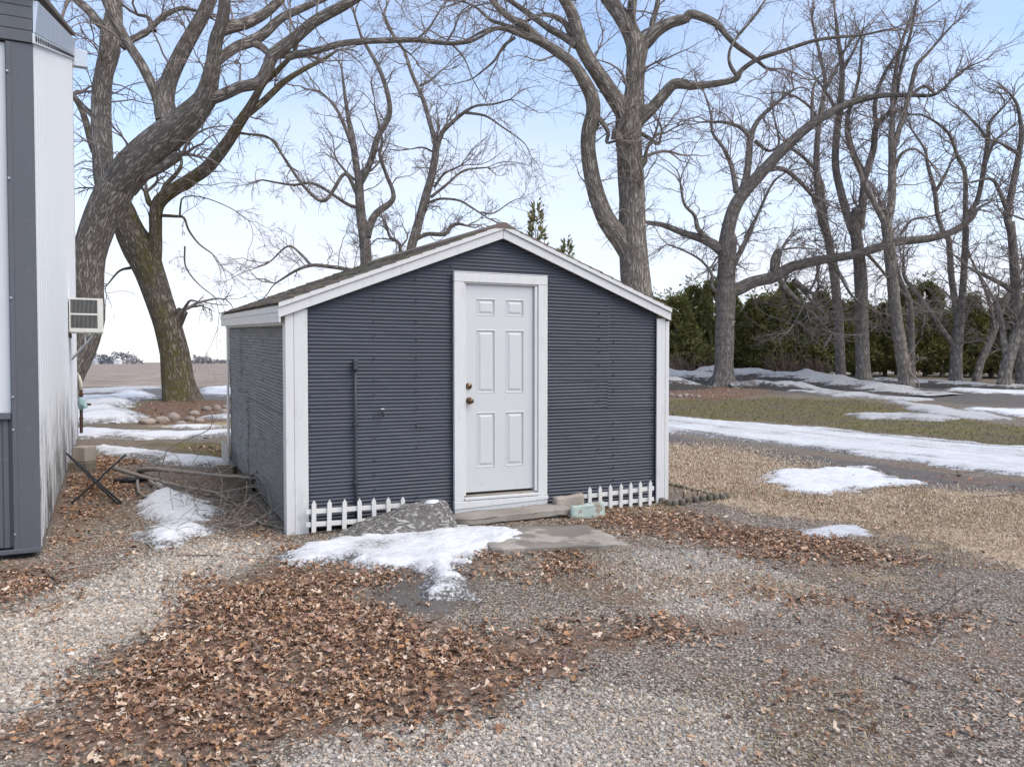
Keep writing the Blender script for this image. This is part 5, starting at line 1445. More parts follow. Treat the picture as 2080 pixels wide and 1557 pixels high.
tree('bare tree splitting low with a long branch to the left', 32, M['bark_dim'],
     path(('E', [(1716, 885, 66), (1716, 780, 60), (1720, 650, 56), (1732, 540, 54), (1738, 480, 50)])),
     [path(('E', [(1712, 650, 30), (1690, 630, 28), (1620, 530, 26), (1540, 420, 24), (1450, 300, 20), (1440, 220, 14)])),
      path(('E', [(1728, 500, 38), (1695, 300, 32), (1680, 100, 30)]), ('C', [(1600, 1420, 28), (1560, 1300, 28), (1540, 1150, 26), (1500, 1000, 19), (1480, 900, 14), (1400, 780, 9)])),
      path(('E', [(1745, 480, 38), (1760, 250, 33), (1770, 60, 31)]), ('C', [(1730, 1320, 30), (1800, 1200, 28), (1840, 1000, 29), (1862, 850, 26), (1875, 740, 19), (1960, 640, 11)])),
      path(('C', [(1725, 1320, 28), (1722, 1050, 25), (1680, 950, 22), (1620, 800, 18), (1480, 700, 11), (1380, 690, 8)])),
      path(('C', [(1545, 1160, 20), (1600, 1060, 16), (1640, 980, 10)])),
      path(('C', [(1865, 850, 20), (1800, 760, 15), (1700, 660, 10)])), path(('C', [(1840, 1010, 20), (1900, 860, 16), (1990, 780, 10)]))],
     dens=2.2, seed=19, group=GT, tw_len=1.0, rmin=.0055)
tree('thin tree leaning right between two upright trunks', 34, M['bark_dim'],
     path(('E', [(1824, 865, 42), (1832, 800, 40), (1852, 730, 38), (1912, 590, 35), (1962, 450, 30), (2002, 370, 24), (2060, 260, 16)])),
     [path(('E', [(1920, 580, 22), (1900, 450, 18), (1860, 330, 14), (1800, 200, 10)]))], dens=2.3, seed=20, group=GT, rmin=.006)
tree('rightmost leaning tree with pale trunk', 29.5, M['bark'],
     path(('E', [(1966, 905, 64), (1975, 820, 60), (1990, 740, 60), (2032, 610, 58), (2080, 500, 52), (2120, 380, 44)])),
     [path(('E', [(1990, 740, 40), (1968, 620, 34), (1960, 540, 28), (1930, 420, 20)])), path(('E', [(2100, 430, 36), (2090, 200, 28), (2110, 0, 20)]))],
     dens=2.2, seed=21, group=GT, rmin=.0055)
tree('upright tree cut by the right edge of the view', 31, M['bark_dim'],
     path(('E', [(2066, 905, 62), (2064, 760, 60), (2058, 600, 58), (2035, 350, 50), (2020, 150, 44), (2005, 0, 40)])),
     [path(('C', [(2000, 1400, 42), (1978, 1300, 42), (2005, 1160, 40), (2045, 950, 36), (2065, 800, 28), (2040, 640, 18), (1990, 560, 12)])),
      path(('C', [(1985, 1290, 30), (1930, 1150, 24), (1880, 1080, 18), (1760, 1100, 12)])),
      path(('C', [(2050, 930, 24), (1970, 880, 16), (1900, 850, 10)])),
      path(('E', [(2040, 380, 30), (1960, 330, 24), (1860, 280, 18), (1780, 240, 12)]))],
     dens=2.2, seed=22, group=GT, rmin=.0055)
# tree just outside the frame on the right whose branches fill the corner
# ------------------------------------------------------------------ evergreen hedge
def arbor_mesh(seed, n=4200, thin=False):
    r = np.random.default_rng(seed)
    hfrac = r.uniform(0.04, 1, n) ** .85
    prof = (1 - hfrac) ** .48 * (.35 + .65 * np.minimum(1, hfrac * 5)) * (.8 + .4 * vnoise(hfrac * 9, np.full(n, seed * 1.7)))
    th = r.uniform(0, 2 * math.pi, n)
    if thin: prof = prof * .55
    lump = .55 + .95 * fbm(np.cos(th) * 1.8 + seed * 5, hfrac * 6 + np.sin(th) * 1.8, 3)
    rad = prof * lump * r.uniform(.35, 1, n) ** .45
    spk = r.random(n) < .07
    hfrac = np.where(spk, hfrac * r.uniform(1.0, 1.18, n), hfrac); rad = np.where(spk, rad * r.uniform(.8, 1.3, n), rad)
    c = np.stack([rad * np.cos(th), rad * np.sin(th), hfrac], -1)
    keep = fbm(np.cos(th) * 3 + seed, hfrac * 10 + np.sin(th) * 3, 2) > .34
    c, th, hfrac = c[keep], th[keep], hfrac[keep]; n = len(c)
    out = np.stack([np.cos(th), np.sin(th), np.zeros(n)], -1)
    V, Fc, Cc = [], [], []
    tone = np.clip(fbm(np.cos(th) * 2 + seed, hfrac * 7, 3) + r.normal(0, .13, n), 0, 1)
    base = np.array([.085, .115, .04])[None] * (1 - tone[:, None]) + np.array([.34, .335, .125])[None] * tone[:, None]
    brown = r.random(n) < .10
    base[brown] = np.array([.19, .125, .065])
    for k in range(3):
        d = out * r.uniform(.2, .9, (n, 1)) + r.normal(0, .45, (n, 3)) + np.array([0, 0, r.uniform(.35, .8)])
        d /= np.linalg.norm(d, axis=1)[:, None]
        sd = np.cross(d, r.normal(0, 1, (n, 3))); sd /= np.linalg.norm(sd, axis=1)[:, None]
        L_ = r.uniform(.10, .26, (n, 1)); w_ = r.uniform(.014, .036, (n, 1))
        sc3 = np.array([1.0, 1.0, 1 / 3.4])
        p0 = c; p1 = c + (d * L_ * .55 + sd * w_) * sc3; p2 = c + d * L_ * sc3; p3 = c + (d * L_ * .55 - sd * w_) * sc3
        o = 4 * n * k
        V += [p0, p1, p2, p3]
        i = np.arange(n)
        Fc.append(np.stack([o + i, o + n + i, o + 2 * n + i, o + 3 * n + i], -1))
        Cc += [base * .8, base, base * 1.15, base]
    C4 = np.ones((len(np.vstack(V)), 4)); C4[:, :3] = np.vstack(Cc)
    return npmesh('crown', np.vstack(V), Fc, False, None, C4)
crowns = [arbor_mesh(s) for s in (1, 2, 3, 4)]
crowns.append(arbor_mesh(7, 330, True))
for c_ in crowns: c_.materials.append(M['needle'])
tmb = MB().tube([(0, 0, -.03), (0.01, 0, .3), (0, .01, .6), (0, 0, .9)], [.09, .07, .05, .015], 7)
tme = bpy.data.meshes.new('trunk'); tme.from_pydata(tmb.v, [], tmb.f); tme.materials.append(M['bark_dim'])
HL = 'dense green arborvitae in the evergreen hedge behind the bare trees'
def arbor(x, y, h, w, k, label=HL, group='evergreen hedge'):
    e = empty('arborvitae', (x, y, H(x, y) - .05)); tag(e, label, 'evergreen', group)
    for nm, me_ in (('crown', crowns[4] if k == 99 else crowns[k % 4]), ('trunk', tme)):
        o = bpy.data.objects.new(nm, me_); col.objects.link(o); o.parent = e
        o.scale = (w, w, h) if nm == 'crown' else (1.3, 1.3, h)
        o.rotation_euler = (0, 0, random.uniform(0, 6.28))
    return e
hx = [(1215, 41, 3.9), (1262, 39, 3.6), (1330, 39.5, 4.9), (1372, 38, 4.3), (1405, 39, 4.0), (1440, 38.3, 4.5), (1530, 38.5, 4.5), (1565, 38, 4.1), (1598, 39, 4.6), (1632, 38, 4.1), (1662, 38.6, 4.3),
      (1695, 38, 4.1), (1730, 38.4, 4.0), (1765, 37.8, 4.1), (1800, 38.2, 4.0), (1836, 37.5, 3.9), (1872, 38, 4.1), (1905, 37.4, 3.8), (1940, 37.8, 3.9), (1975, 37, 3.8), (2010, 37.6, 3.9), (2046, 37, 3.7), (2082, 37.4, 3.9), (2120, 37, 3.9), (2160, 37.4, 4.0)]
for i, (px, Zh, hh_) in enumerate(hx):
    arbor((px - 1040) / 1600 * Zh, Zh + random.uniform(-.4, .4), hh_ * random.uniform(.74, 1.10), random.uniform(.85, 1.6), i)
for i, (px, Zh, hh_) in enumerate([(1350, 43, 4.0), (1420, 43, 4.2), (1480, 42.5, 4.4), (1550, 43, 4.2), (1615, 42.5, 4.0), (1680, 43, 3.9), (1750, 42.5, 3.9), (1820, 43, 3.9), (1890, 42, 3.8), (1960, 42.5, 3.8), (2030, 42, 3.8), (2100, 42.5, 3.9)]):
    arbor((px - 1040) / 1600 * Zh, Zh, hh_, 1.25, i + 2)
arbor((1088 - 1040) / 1600 * 40, 40, 8.6, 1.7, 99, 'tall thin evergreen tip above the right side of the roof ridge', 'lone evergreens')
arbor((1150 - 1040) / 1600 * 39, 39, 6.6, 1.5, 99, 'shorter evergreen top showing over the right roof slope', 'lone evergreens')
# bare shrubs at the hedge foot
def shrub(x, y, h, n, seed, label):
    r = np.random.default_rng(seed)
    z = H(x, y)
    e = empty('bare_shrub', (x, y, z)); tag(e, label, 'shrub', 'bare shrubs at the hedge foot')
    st0 = np.tile([x, y, z - .02], (n, 1)) + np.c_[r.normal(0, .3, (n, 2)), np.zeros(n)]
    d = np.c_[r.normal(0, .5, (n, 2)), np.ones(n)]
    p, a = grow(st0, d, r.uniform(.5, 1, n) * h, np.full(n, .009), np.full(n, .004), 7, .16, .02)
    c = children(p, a, 5, .2, (.25, .5), .7, .004); p2, a2 = grow(c[0], c[1], c[2], c[3], np.full(len(c[2]), .004), 5, .2, .05)
    V1, q1 = tubes(p, a, 3); V2, q2 = tubes(p2, a2, 3)
    link('stems', npmesh('stems', np.vstack([V1, V2]), [q1, q2 + len(V1)], True), M['shrub'], e)['kind'] = 'stuff'
M['shrub'] = simple('pinkish_shrub_stem', (0.21, 0.155, 0.14), .9, .15, 0, .3, 3)
shrub((1375 - 1040) / 1600 * 36, 36, 1.3, 90, 1, 'pinkish bare shrub by the right corner of the shed')
shrub((1425 - 1040) / 1600 * 36.5, 36.5, 1.1, 60, 2, 'low bare shrub left of the low-limbed tree')
shrub((1590 - 1040) / 1600 * 36, 36, 1.6, 50, 3, 'yellowish bare shrub right of the low-limbed tree')
shrub((1665 - 1040) / 1600 * 36, 36, 1.2, 50, 4, 'brown bare shrub beside the slender grey tree')
shrub((1525 - 1040) / 1600 * 29.5, 29.5, .5, 40, 5, 'dry weeds in the leaf bed at the low-limbed tree foot')

# ------------------------------------------------------------------ far farmsteads
M['far_tree'] = simple('far_bare_grove', (0.25, 0.245, 0.265), .95, .1, 0, .3, .2)  # far trees: distance haze is painted in as a paler blue-grey
M['far_dark'] = simple('far_evergreen_grove', (0.16, 0.185, 0.21), .95, .1, 0, .3, .2)
M['far_white'] = simple('far_white_paint', (0.72, 0.72, 0.74), .7)
def grove(label, px0, px1, Zf, h, mat, seed, group='far shelter belts'):
    r = np.random.default_rng(seed)
    x0, x1 = (px0 - 1040) / 1600 * Zf, (px1 - 1040) / 1600 * Zf
    n = int((x1 - x0) * 22)
    x = r.uniform(x0, x1, n); y = Zf + r.uniform(-8, 8, n)
    env = h * (.55 + .6 * vnoise(x * .12 + seed, y * 0 + 3)) * np.clip(np.minimum(x - x0, x1 - x) / 4, .25, 1)
    z = r.uniform(0, 1, n) ** .8 * env
    s = r.uniform(.5, 1.3, n)[:, None]
    c = np.stack([x, y, z], -1)
    a = c + r.normal(0, 1, (n, 3)) * s; b = c + r.normal(0, 1, (n, 3)) * s; d = c + np.array([0, 0, 1.3]) * s
    V = np.vstack([a, b, d]); i = np.arange(n)
    o = link('far_grove', npmesh('far_grove', V, [np.stack([i, i + n, i + 2 * n], -1)]), mat)
    tag(o, label, 'trees', group, 'stuff')
grove('dark evergreen windbreak left of the far farmhouse', 192, 228, 620, 6.5, M['far_dark'], 1)
grove('far grey grove around the farmhouse', 224, 282, 640, 9, M['far_tree'], 2)
grove('far small grove right of the leaning trunk', 390, 434, 660, 7, M['far_tree'], 3)
grove('thin far tree line near the shed corner', 434, 520, 900, 3.5, M['far_tree'], 4)
def far_house(label, px, Zf, w, h):
    x = (px - 1040) / 1600 * Zf
    e = empty('farm_house', (x, Zf, 0)); tag(e, label, 'house')
    MB().box(x - w / 2, x + w / 2, Zf, Zf + w, 0, h).build('walls', M['far_white'], e)
    MB().prism([(x - w / 2 - .3, h + .02), (x + w / 2 + .3, h + .02), (x, h + w * .35)], Zf - .3, Zf + w + .3).build('roof', M['far_white'], e)
far_house('tiny white farmhouse among the far grove', 237, 612, 4.5, 2.6)
far_house('tiny white barn left of the far windbreak', 190, 612, 4.5, 2.4)

# ------------------------------------------------------------------ field stones round the beds
def rock(px, py, wpx, hpx, label, group, seed):
    p = G(px, py); s = p[1] / 1600; r = random.Random(seed)
    bm = bmesh.new(); bmesh.ops.create_icosphere(bm, subdivisions=3, radius=1)
    for v in bm.verts:
        n = v.co.normalized(); k = 1 + .5 * (float(fbm(np.array(n.x * 1.5 + seed * 3.3), np.array(n.y * 1.5 + n.z * 1.1), 3)) - .5)
        v.co = Vector((p[0] + n.x * k * wpx * s / 2, p[1] + n.y * k * wpx * s / 2 * .8, p[2] + n.z * k * hpx * s * .62 + hpx * s * .22))
    me = bpy.data.meshes.new('rock'); bm.to_mesh(me); bm.free()
    for f in me.polygons: f.use_smooth = True
    tag(link('field_stone', me, M['rock']), label, 'rock', group)
for i, (x, y, w, h) in enumerate([(300, 860, 34, 14), (328, 858, 30, 16), (352, 852, 30, 18), (385, 854, 22, 12), (368, 862, 24, 10), (395, 842, 22, 10), (420, 833, 24, 11), (440, 832, 18, 13), (455, 842, 20, 16), (462, 828, 20, 8), (405, 856, 20, 9)]):
    rock(x, y, w, h, 'rounded tan field stone edging the leaning tree bed', 'stones round the leaning tree bed', i + 1)
for i, (x, y, w, h) in enumerate([(1350, 806, 11, 7), (1364, 805, 12, 8), (1380, 806, 12, 7), (1393, 805, 11, 8), (1405, 805, 10, 6), (1418, 807, 10, 6)]):
    rock(x, y, w, h, 'small pale stone edging the bed under the low-limbed tree', 'stones by the low-limbed tree', i + 30)
# larger loose stones in the gravel
for i, (x, y, w, h) in enumerate([(162, 1195, 18, 8), (200, 1193, 12, 8), (30, 1236, 14, 11), (82, 1237, 14, 9), (64, 1230, 12, 8), (104, 1272, 18, 8), (728, 1262, 20, 11), (842, 1300, 26, 9), (363, 1156, 16, 8), (270, 1172, 16, 10), (218, 1180, 14, 8)]):
    rock(x, y, w, h, 'fist-sized pale stone lying loose in the gravel', 'loose stones in the gravel', i + 50)

# ------------------------------------------------------------------ log edging right of the shed
ed = empty('log_edging', G(1410, 1025)); tag(ed, 'low mossy log-roll edging running out from the right shed corner', 'edging')
ep = [(1345, 1022), (1358, 1026), (1371, 1027), (1385, 1025), (1399, 1022), (1413, 1019), (1427, 1017), (1441, 1016), (1454, 1015), (1467, 1014), (1476, 1012)]
ep2 = [(1446, 1006), (1433, 1003), (1421, 1000), (1409, 997), (1397, 994), (1386, 991), (1375, 989), (1364, 987), (1353, 985), (1344, 983)]
for k, (x, y) in enumerate(ep + ep2):
    p = G(x, y); w = 14 if k < len(ep) else 11
    r = w * p[1] / 1600 / 2
    h = r * (1.6 if k < len(ep) else 1.0)
    MB().tube([(p[0], p[1], p[2] - .03), (p[0], p[1], p[2] + h * .8), (p[0], p[1], p[2] + h), (p[0], p[1], p[2] + h + .006)], [r, r, r * .85, r * .3], 10).build('log', M['log'], ed, smooth=True)
for x, y, hh_ in ((1387, 1023, 24), (1416, 1010, 10)):
    p = G(x, y); tag(MB().tube([p, p + np.array([0.005, 0, hh_ * p[1] / 1600])], .006, 6).build('garden_stake', M['black']), 'thin dark stake standing by the log edging, ' + ('taller one' if hh_ > 15 else 'shorter one'), 'stake')

# ------------------------------------------------------------------ brush pile and rods in the gap
def stick(name, label, cat, pts, r0, r1, mat, group=None, twigs=0, seed=0, Zc=None):
    """pts: picture point and height above the ground"""
    P3 = []
    for x, y, hgt in pts:
        P3.append(G(x, y, hgt))
    P3 = np.array(P3)
    pts_ = catmull(P3, [6] * (len(P3) - 1))
    n = len(pts_)
    pts_ = pts_ + np.random.default_rng(seed).normal(0, .004, pts_.shape)
    rad = np.linspace(r0, r1, n)
    o = MB().tube(list(pts_), list(rad), 7)
    root = o.build(name, mat, None, smooth=True)
    tag(root, label, cat, group)
    if twigs:
        r = np.random.default_rng(seed)
        ids = r.integers(int(n * .3), n, twigs)
        d = np.gradient(pts_, axis=0)[ids]; d /= np.linalg.norm(d, axis=1)[:, None]
        d = d + r.normal(0, .5, (twigs, 3)) + np.array([0, 0, .35])
        p, a = grow(pts_[ids], d, r.uniform(.15, .6, twigs), np.full(twigs, r1 * .8), np.full(twigs, .0025), 6, .2, 0, .08)
        V, q = tubes(p, a, 4)
        t = link('twigs', npmesh('twigs', V, [q], True), mat, root); t['kind'] = 'stuff'
    return root
def dd(x, y): return (x / 2.971, 500 + y / 2.971)
BR = M['bark_dim']
stick('fallen_branch', 'thick curved grey branch resting against the shed side', 'branch', [(*dd(840, 1350), .02), (*dd(880, 1345), .10), (*dd(960, 1345), .17), (*dd(1200, 1370), .2), (*dd(1450, 1390), .2), (*dd(1560, 1400), .2)], .035, .012, BR, 'brush pile', 5, 1)
stick('fallen_branch', 'long straight branch slanting across the snow in the gap', 'branch', [(*dd(690, 1340), .1), (*dd(900, 1400), .08), (*dd(1100, 1450), .06), (*dd(1300, 1490), .06), (*dd(1430, 1560), .03)], .028, .008, BR, 'brush pile', 9, 2)
stick('fallen_branch', 'forked branch crossing the snow below the others', 'branch', [(*dd(900, 1410), .06), (*dd(1000, 1470), .05), (*dd(1150, 1500), .05), (*dd(1180, 1560), .04), (*dd(1240, 1640), .02)], .022, .007, BR, 'brush pile', 7, 3)
stick('fallen_branch', 'thin dark looping stick at the brush pile edge', 'branch', [(*dd(830, 1400), .03), (*dd(840, 1480), .05), (*dd(920, 1520), .04), (*dd(1000, 1530), .03), (*dd(1120, 1545), .02)], .018, .006, BR, 'brush pile', 4, 4)
tw = MB().tube(list(catmull(np.array([W(*dd(x, y), 9.3) for x, y in ((955, 1390), (985, 1300), (1010, 1230), (1100, 1175), (1190, 1140), (1265, 1100), (1282, 1040), (1270, 1010))]), [5] * 7)), list(np.linspace(.009, .004, 36)), 6)
tag(tw.build('fallen_branch', BR, None, smooth=True), 'thin arched twig rising from the brush pile', 'branch', 'brush pile')
stick('fallen_branch', 'rotten dark log lying behind the rods', 'branch', [(*dd(690, 1420), .02), (*dd(760, 1415), .04), (*dd(860, 1405), .04), (*dd(930, 1400), .03)], .035, .03, M['black'], 'brush pile', 0, 6)
stick('fallen_branch', 'twiggy branch end by the nearer concrete block', 'branch', [(*dd(1240, 1500), .03), (*dd(1350, 1480), .07), (*dd(1450, 1460), .14), (*dd(1570, 1450), .2)], .014, .006, BR, 'brush pile', 8, 7)
stick('fallen_branch', 'small forked stick by the shed side wall', 'branch', [(515, 1050, .01), (530, 1062, .03), (550, 1066, .02), (572, 1072, .02)], .012, .006, BR, 'brush pile', 6, 8)
for i in range(16):
    r_ = random.Random(900 + i)
    x, y = r_.uniform(330, 520), r_.uniform(985, 1075)
    if x > 470 and y < 1030: x -= 70
    a_ = r_.uniform(-.5, .5); l_ = r_.uniform(30, 80)
    stick('dry_twig', 'thin dry twig scattered round the brush pile', 'twig', [(x, y, .01), (x + l_ * .5 * math.cos(a_), y + l_ * .22 * math.sin(a_) + r_.uniform(-4, 4), r_.uniform(.02, .10)), (x + l_ * math.cos(a_), y + l_ * .45 * math.sin(a_), r_.uniform(.01, .14))], r_.uniform(.005, .009), .003, BR, 'dry twigs round the brush pile', r_.choice((0, 3, 5)), 900 + i)
def rod(label, p0, p1, r):
    o = MB().tube([p0, p0 * .66 + p1 * .34, p0 * .33 + p1 * .67 + np.array([0, 0, -.01]), p1], r, 8).build('black_rod', M['black'], None, smooth=True)
    tag(o, label, 'rod', 'crossed black rods')
rod('long black rod leaning down from the barn wall', W(136, 921, 9.7), G(241, 1024, .02), .012)
rod('second black rod lying alongside the first by the barn', W(150, 932, 9.6), G(246, 1020, .02), .010)
rod('black rod crossing over the pair in the leaves', W(255, 923, 9.6), G(146, 1020, .02), .012)
GS = 'sticks lying in the yard'
for i, (pp, lb) in enumerate([([(345, 1272), (430, 1270), (480, 1285), (520, 1310), (570, 1316)], 'long curved stick lying on the main leaf drift'),
                              ([(0, 1442), (45, 1440), (105, 1423)], 'grey stick at the left edge of the gravel'),
                              ([(360, 1128), (400, 1127), (445, 1127)], 'short dark stick in front of the gap snow'),
                              ([(288, 1092), (305, 1108), (322, 1124)], 'dark stick touching the left tip of the gap snow'),
                              ([(1800, 1240), (1870, 1262), (1935, 1290)], 'stick over the small leaf clump at right'),
                              ([(1890, 1308), (1902, 1296), (1900, 1284)], 'short pale stick below the right leaf clump'),
                              ([(1820, 1372), (1850, 1385), (1885, 1398)], 'thin stick in the right gravel'),
                              ([(1685, 1435), (1715, 1445), (1750, 1458)], 'dark stick in the lower right gravel'),
                              ([(1142, 1345), (1150, 1325), (1160, 1318)], 'hooked stick on the leaf drift right end'),
                              ([(1072, 1306), (1090, 1300), (1102, 1287)], 'small straight stick above the leaf drift'),
                              ([(98, 1164), (108, 1170), (118, 1180)], 'pale bit of wood in the leaves by the barn'),
                              ([(120, 1158), (180, 1146), (240, 1140)], 'thin pale stick on gravel near the barn corner'),
                              ([(1975, 1010), (2030, 1006), (2080, 1000), (2140, 992)], 'grey cable-thin stick on the straw lawn at right')]):
    stick('stick', lb, 'stick', [(x, y, .012) for x, y in pp], .008, .004, BR if i % 2 else M['shrub'], GS, 2 if i in (0, 4) else 0, 40 + i)

# ------------------------------------------------------------------ fallen leaves
def leaf_shapes():
    out = []
    lob = [(0, -.5, 0), (.30, -.30, 0), (.22, -.12, 0), (.52, .02, 0), (.30, .12, 0), (.30, .36, 0), (.12, .26, 0), (0, .58, 0), (-.14, .24, 0), (-.34, .34, 0), (-.28, .10, 0), (-.50, -.04, 0), (-.22, -.14, 0), (-.26, -.32, 0)]
    ov = [(0, -.55, 0), (.16, -.35, 0), (.22, 0, 0), (.16, .3, 0), (0, .55, 0), (-.16, .3, 0), (-.22, 0, 0), (-.16, -.35, 0)]
    tr = [(0, -.5, 0), (.34, -.2, 0), (.2, .0, 0), (.3, .3, 0), (0, .45, 0), (-.3, .25, 0), (-.22, 0, 0), (-.3, -.25, 0)]
    return [np.array(x) for x in (lob, ov, tr)]
LS = leaf_shapes()
pts = []
for poly, den in LEAFZ:
    mn, mx = poly.min(0) - .5, poly.max(0) + .5
    area = np.prod(mx - mn); n = int(area * den * 4.3)
    q = rng.uniform(mn, mx, (n, 2))
    s = psd(poly, q[:, 0], q[:, 1]) + .62 * (fbm(q[:, 0] * 2.2 + 3, q[:, 1] * 2.2, 4) - .5) * 2 + .25 * (fbm(q[:, 0] * 7 + 3, q[:, 1] * 7, 2) - .5)
    pr = np.clip(sstep(-.42, .42, s), 0, 1) ** 2.0 * (.45 + .55 * sstep(.30, .52, fbm(q[:, 0] * 1.6 + 90, q[:, 1] * 1.6, 3))) * np.clip(.35 + 1.4 * fbm(q[:, 0] * 3 + 50, q[:, 1] * 3, 3), 0, 1)
    pts.append(q[rng.random(n) < pr])
for poly in BEDS:
    mn, mx = poly.min(0), poly.max(0); n = int(np.prod(mx - mn) * 55)
    q = rng.uniform(mn, mx, (n, 2)); pts.append(q[psd(poly, q[:, 0], q[:, 1]) > -.1])
q = np.stack([rng.uniform(-4.5, 6.5, 9000), 2.5 + 8 * rng.random(9000) ** 1.2], -1)   # strays
kk = (np.abs(q[:, 0] / q[:, 1]) < .72) & (rng.random(9000) < sstep(.42, .72, fbm(q[:, 0] * 1.1 + 8, q[:, 1] * 1.1, 4)) * .55 + .05)
pts.append(q[kk])
LP = np.vstack(pts)
# not inside the shed, the barn or on the step
loc = LP - C0
det = U[0] * V_[1] - U[1] * V_[0]
la = (loc[:, 0] * V_[1] - loc[:, 1] * V_[0]) / det; lb_ = (U[0] * loc[:, 1] - U[1] * loc[:, 0]) / det
LP = LP[~((la > -.1) & (la < WID + .1) & (lb_ > -.06) & (lb_ < DEP + .1))]
LP = LP[~((((LP - B0) @ np.array([.891, .454])) < 0.03) & (((LP - B0) @ BV) > -.03))]
nL = len(LP)
kind = rng.choice(3, nL, p=[.5, .2, .3])
size = np.minimum(np.exp(rng.normal(math.log(.028), .34, nL)), .05) * np.where(LP[:, 1] > 10, 1.2, 1)
yaw = rng.uniform(0, 6.28, nL); tiltx = rng.normal(0, .36, nL); tilty = rng.normal(0, .36, nL)
curl = rng.uniform(-.4, 2.4, nL); fold = rng.uniform(-.9, 1.3, nL)
lz = terrain(LP[:, 0], LP[:, 1]) + rng.uniform(.005, .026, nL)
PAL = np.array([[.27, .155, .095], [.35, .225, .145], [.21, .115, .07], [.45, .32, .22], [.12, .07, .048], [.32, .17, .08], [.52, .41, .31], [.26, .17, .125]])
pc = PAL[rng.choice(len(PAL), nL, p=[.20, .18, .17, .11, .12, .08, .06, .08])] * rng.uniform(1.0, 1.75, (nL, 1)) * np.array([1.04, 1.04, 1.05])
vv, ff, cc, o = [], [], [], 0
for k in range(3):
    ids = np.where(kind == k)[0]; S_ = LS[k]; m_ = len(S_)
    S2 = np.vstack([[[0, 0, 0]], S_])
    X = S2[None, :, 0] * size[ids, None] * rng.uniform(.75, 1.1, (len(ids), 1)); Y = S2[None, :, 1] * size[ids, None] * 1.1
    X = X + rng.normal(0, .004, X.shape); Y = Y + rng.normal(0, .004, Y.shape)
    Zl = curl[ids, None] * (X ** 2) * 9 + fold[ids, None] * np.abs(Y) * .35 + rng.normal(0, .0035, X.shape)
    c1, s1 = np.cos(tiltx[ids])[:, None], np.sin(tiltx[ids])[:, None]
    Y, Zl = Y * c1 - Zl * s1, Y * s1 + Zl * c1
    c1, s1 = np.cos(tilty[ids])[:, None], np.sin(tilty[ids])[:, None]
    X, Zl = X * c1 + Zl * s1, -X * s1 + Zl * c1
    c1, s1 = np.cos(yaw[ids])[:, None], np.sin(yaw[ids])[:, None]
    X, Y = X * c1 - Y * s1, X * s1 + Y * c1
    Zl = np.maximum(Zl, -.02)
    V = np.stack([X + LP[ids, 0:1], Y + LP[ids, 1:2], Zl + lz[ids, None]], -1)
    vv.append(V.reshape(-1, 3))
    b = o + np.arange(len(ids))[:, None] * (m_ + 1)
    j = np.arange(m_)
    ff.append(np.stack([np.broadcast_to(b, (len(ids), m_)), b + 1 + j, b + 1 + (j + 1) % m_], -1).reshape(-1, 3))
    ca = np.ones((len(ids), m_ + 1, 4)); ca[..., :3] = pc[ids, None] * rng.uniform(.85, 1.12, (len(ids), m_ + 1, 1))
    cc.append(ca.reshape(-1, 4)); o += len(ids) * (m_ + 1)
fl = link('fallen_leaves', npmesh('fallen_leaves', np.vstack(vv), ff, False, None, np.vstack(cc)), M['leaf'])
tag(fl, 'dry brown fallen leaves drifted over gravel and beds', 'leaves', None, 'stuff')

# leaf crumbs and bark bits worked into the gravel
n = 170000
q = np.stack([rng.uniform(-5, 6.5, n), 2.5 + 9 * rng.random(n) ** 1.3], -1)
q = q[np.abs(q[:, 0] / q[:, 1]) < .74]
pr = .12 + .75 * sstep(.40, .66, fbm(q[:, 0] * .9 + 60, q[:, 1] * .9, 4)) + .5 * zmask([p for p, d in LEAFZ], q[:, 0], q[:, 1], .5) - .35 * zmask(Z['gravel_pale'][:2], q[:, 0], q[:, 1], .3)
q = q[rng.random(len(q)) < pr]
loc = q - C0
la = (loc[:, 0] * V_[1] - loc[:, 1] * V_[0]) / (U[0] * V_[1] - U[1] * V_[0]); lb_ = (U[0] * loc[:, 1] - U[1] * loc[:, 0]) / (U[0] * V_[1] - U[1] * V_[0])
q = q[~((la > -.1) & (la < WID + .1) & (lb_ > -.06) & (lb_ < DEP + .1))]
q = q[~((((q - B0) @ np.array([.891, .454])) < 0.02) & (((q - B0) @ BV) > -.03))]
n = len(q); c3 = np.c_[q, terrain(q[:, 0], q[:, 1]) + rng.uniform(.004, .014, n)]
d1 = rng.normal(0, 1, (n, 3)) * np.array([1, 1, .35]); d2 = rng.normal(0, 1, (n, 3)) * np.array([1, 1, .35])
sz = np.exp(rng.normal(math.log(.0075), .5, n))[:, None]
i = np.arange(n); V = np.vstack([c3 - d1 * sz * .6, c3 + d1 * sz * .6, c3 + d2 * sz * .8])
cr = PAL[rng.choice(len(PAL), n)] * rng.uniform(.8, 1.5, (n, 1)) * np.array([1.1, 1.02, .98])
C4 = np.ones((3 * n, 4)); C4[:, :3] = np.tile(cr, (3, 1))
tag(link('leaf_crumbs', npmesh('leaf_crumbs', V, [np.stack([i, i + n, i + 2 * n], -1)], False, None, C4), M['leaf']), 'crumbled leaf bits worked into the gravel', 'leaf litter', None, 'stuff')

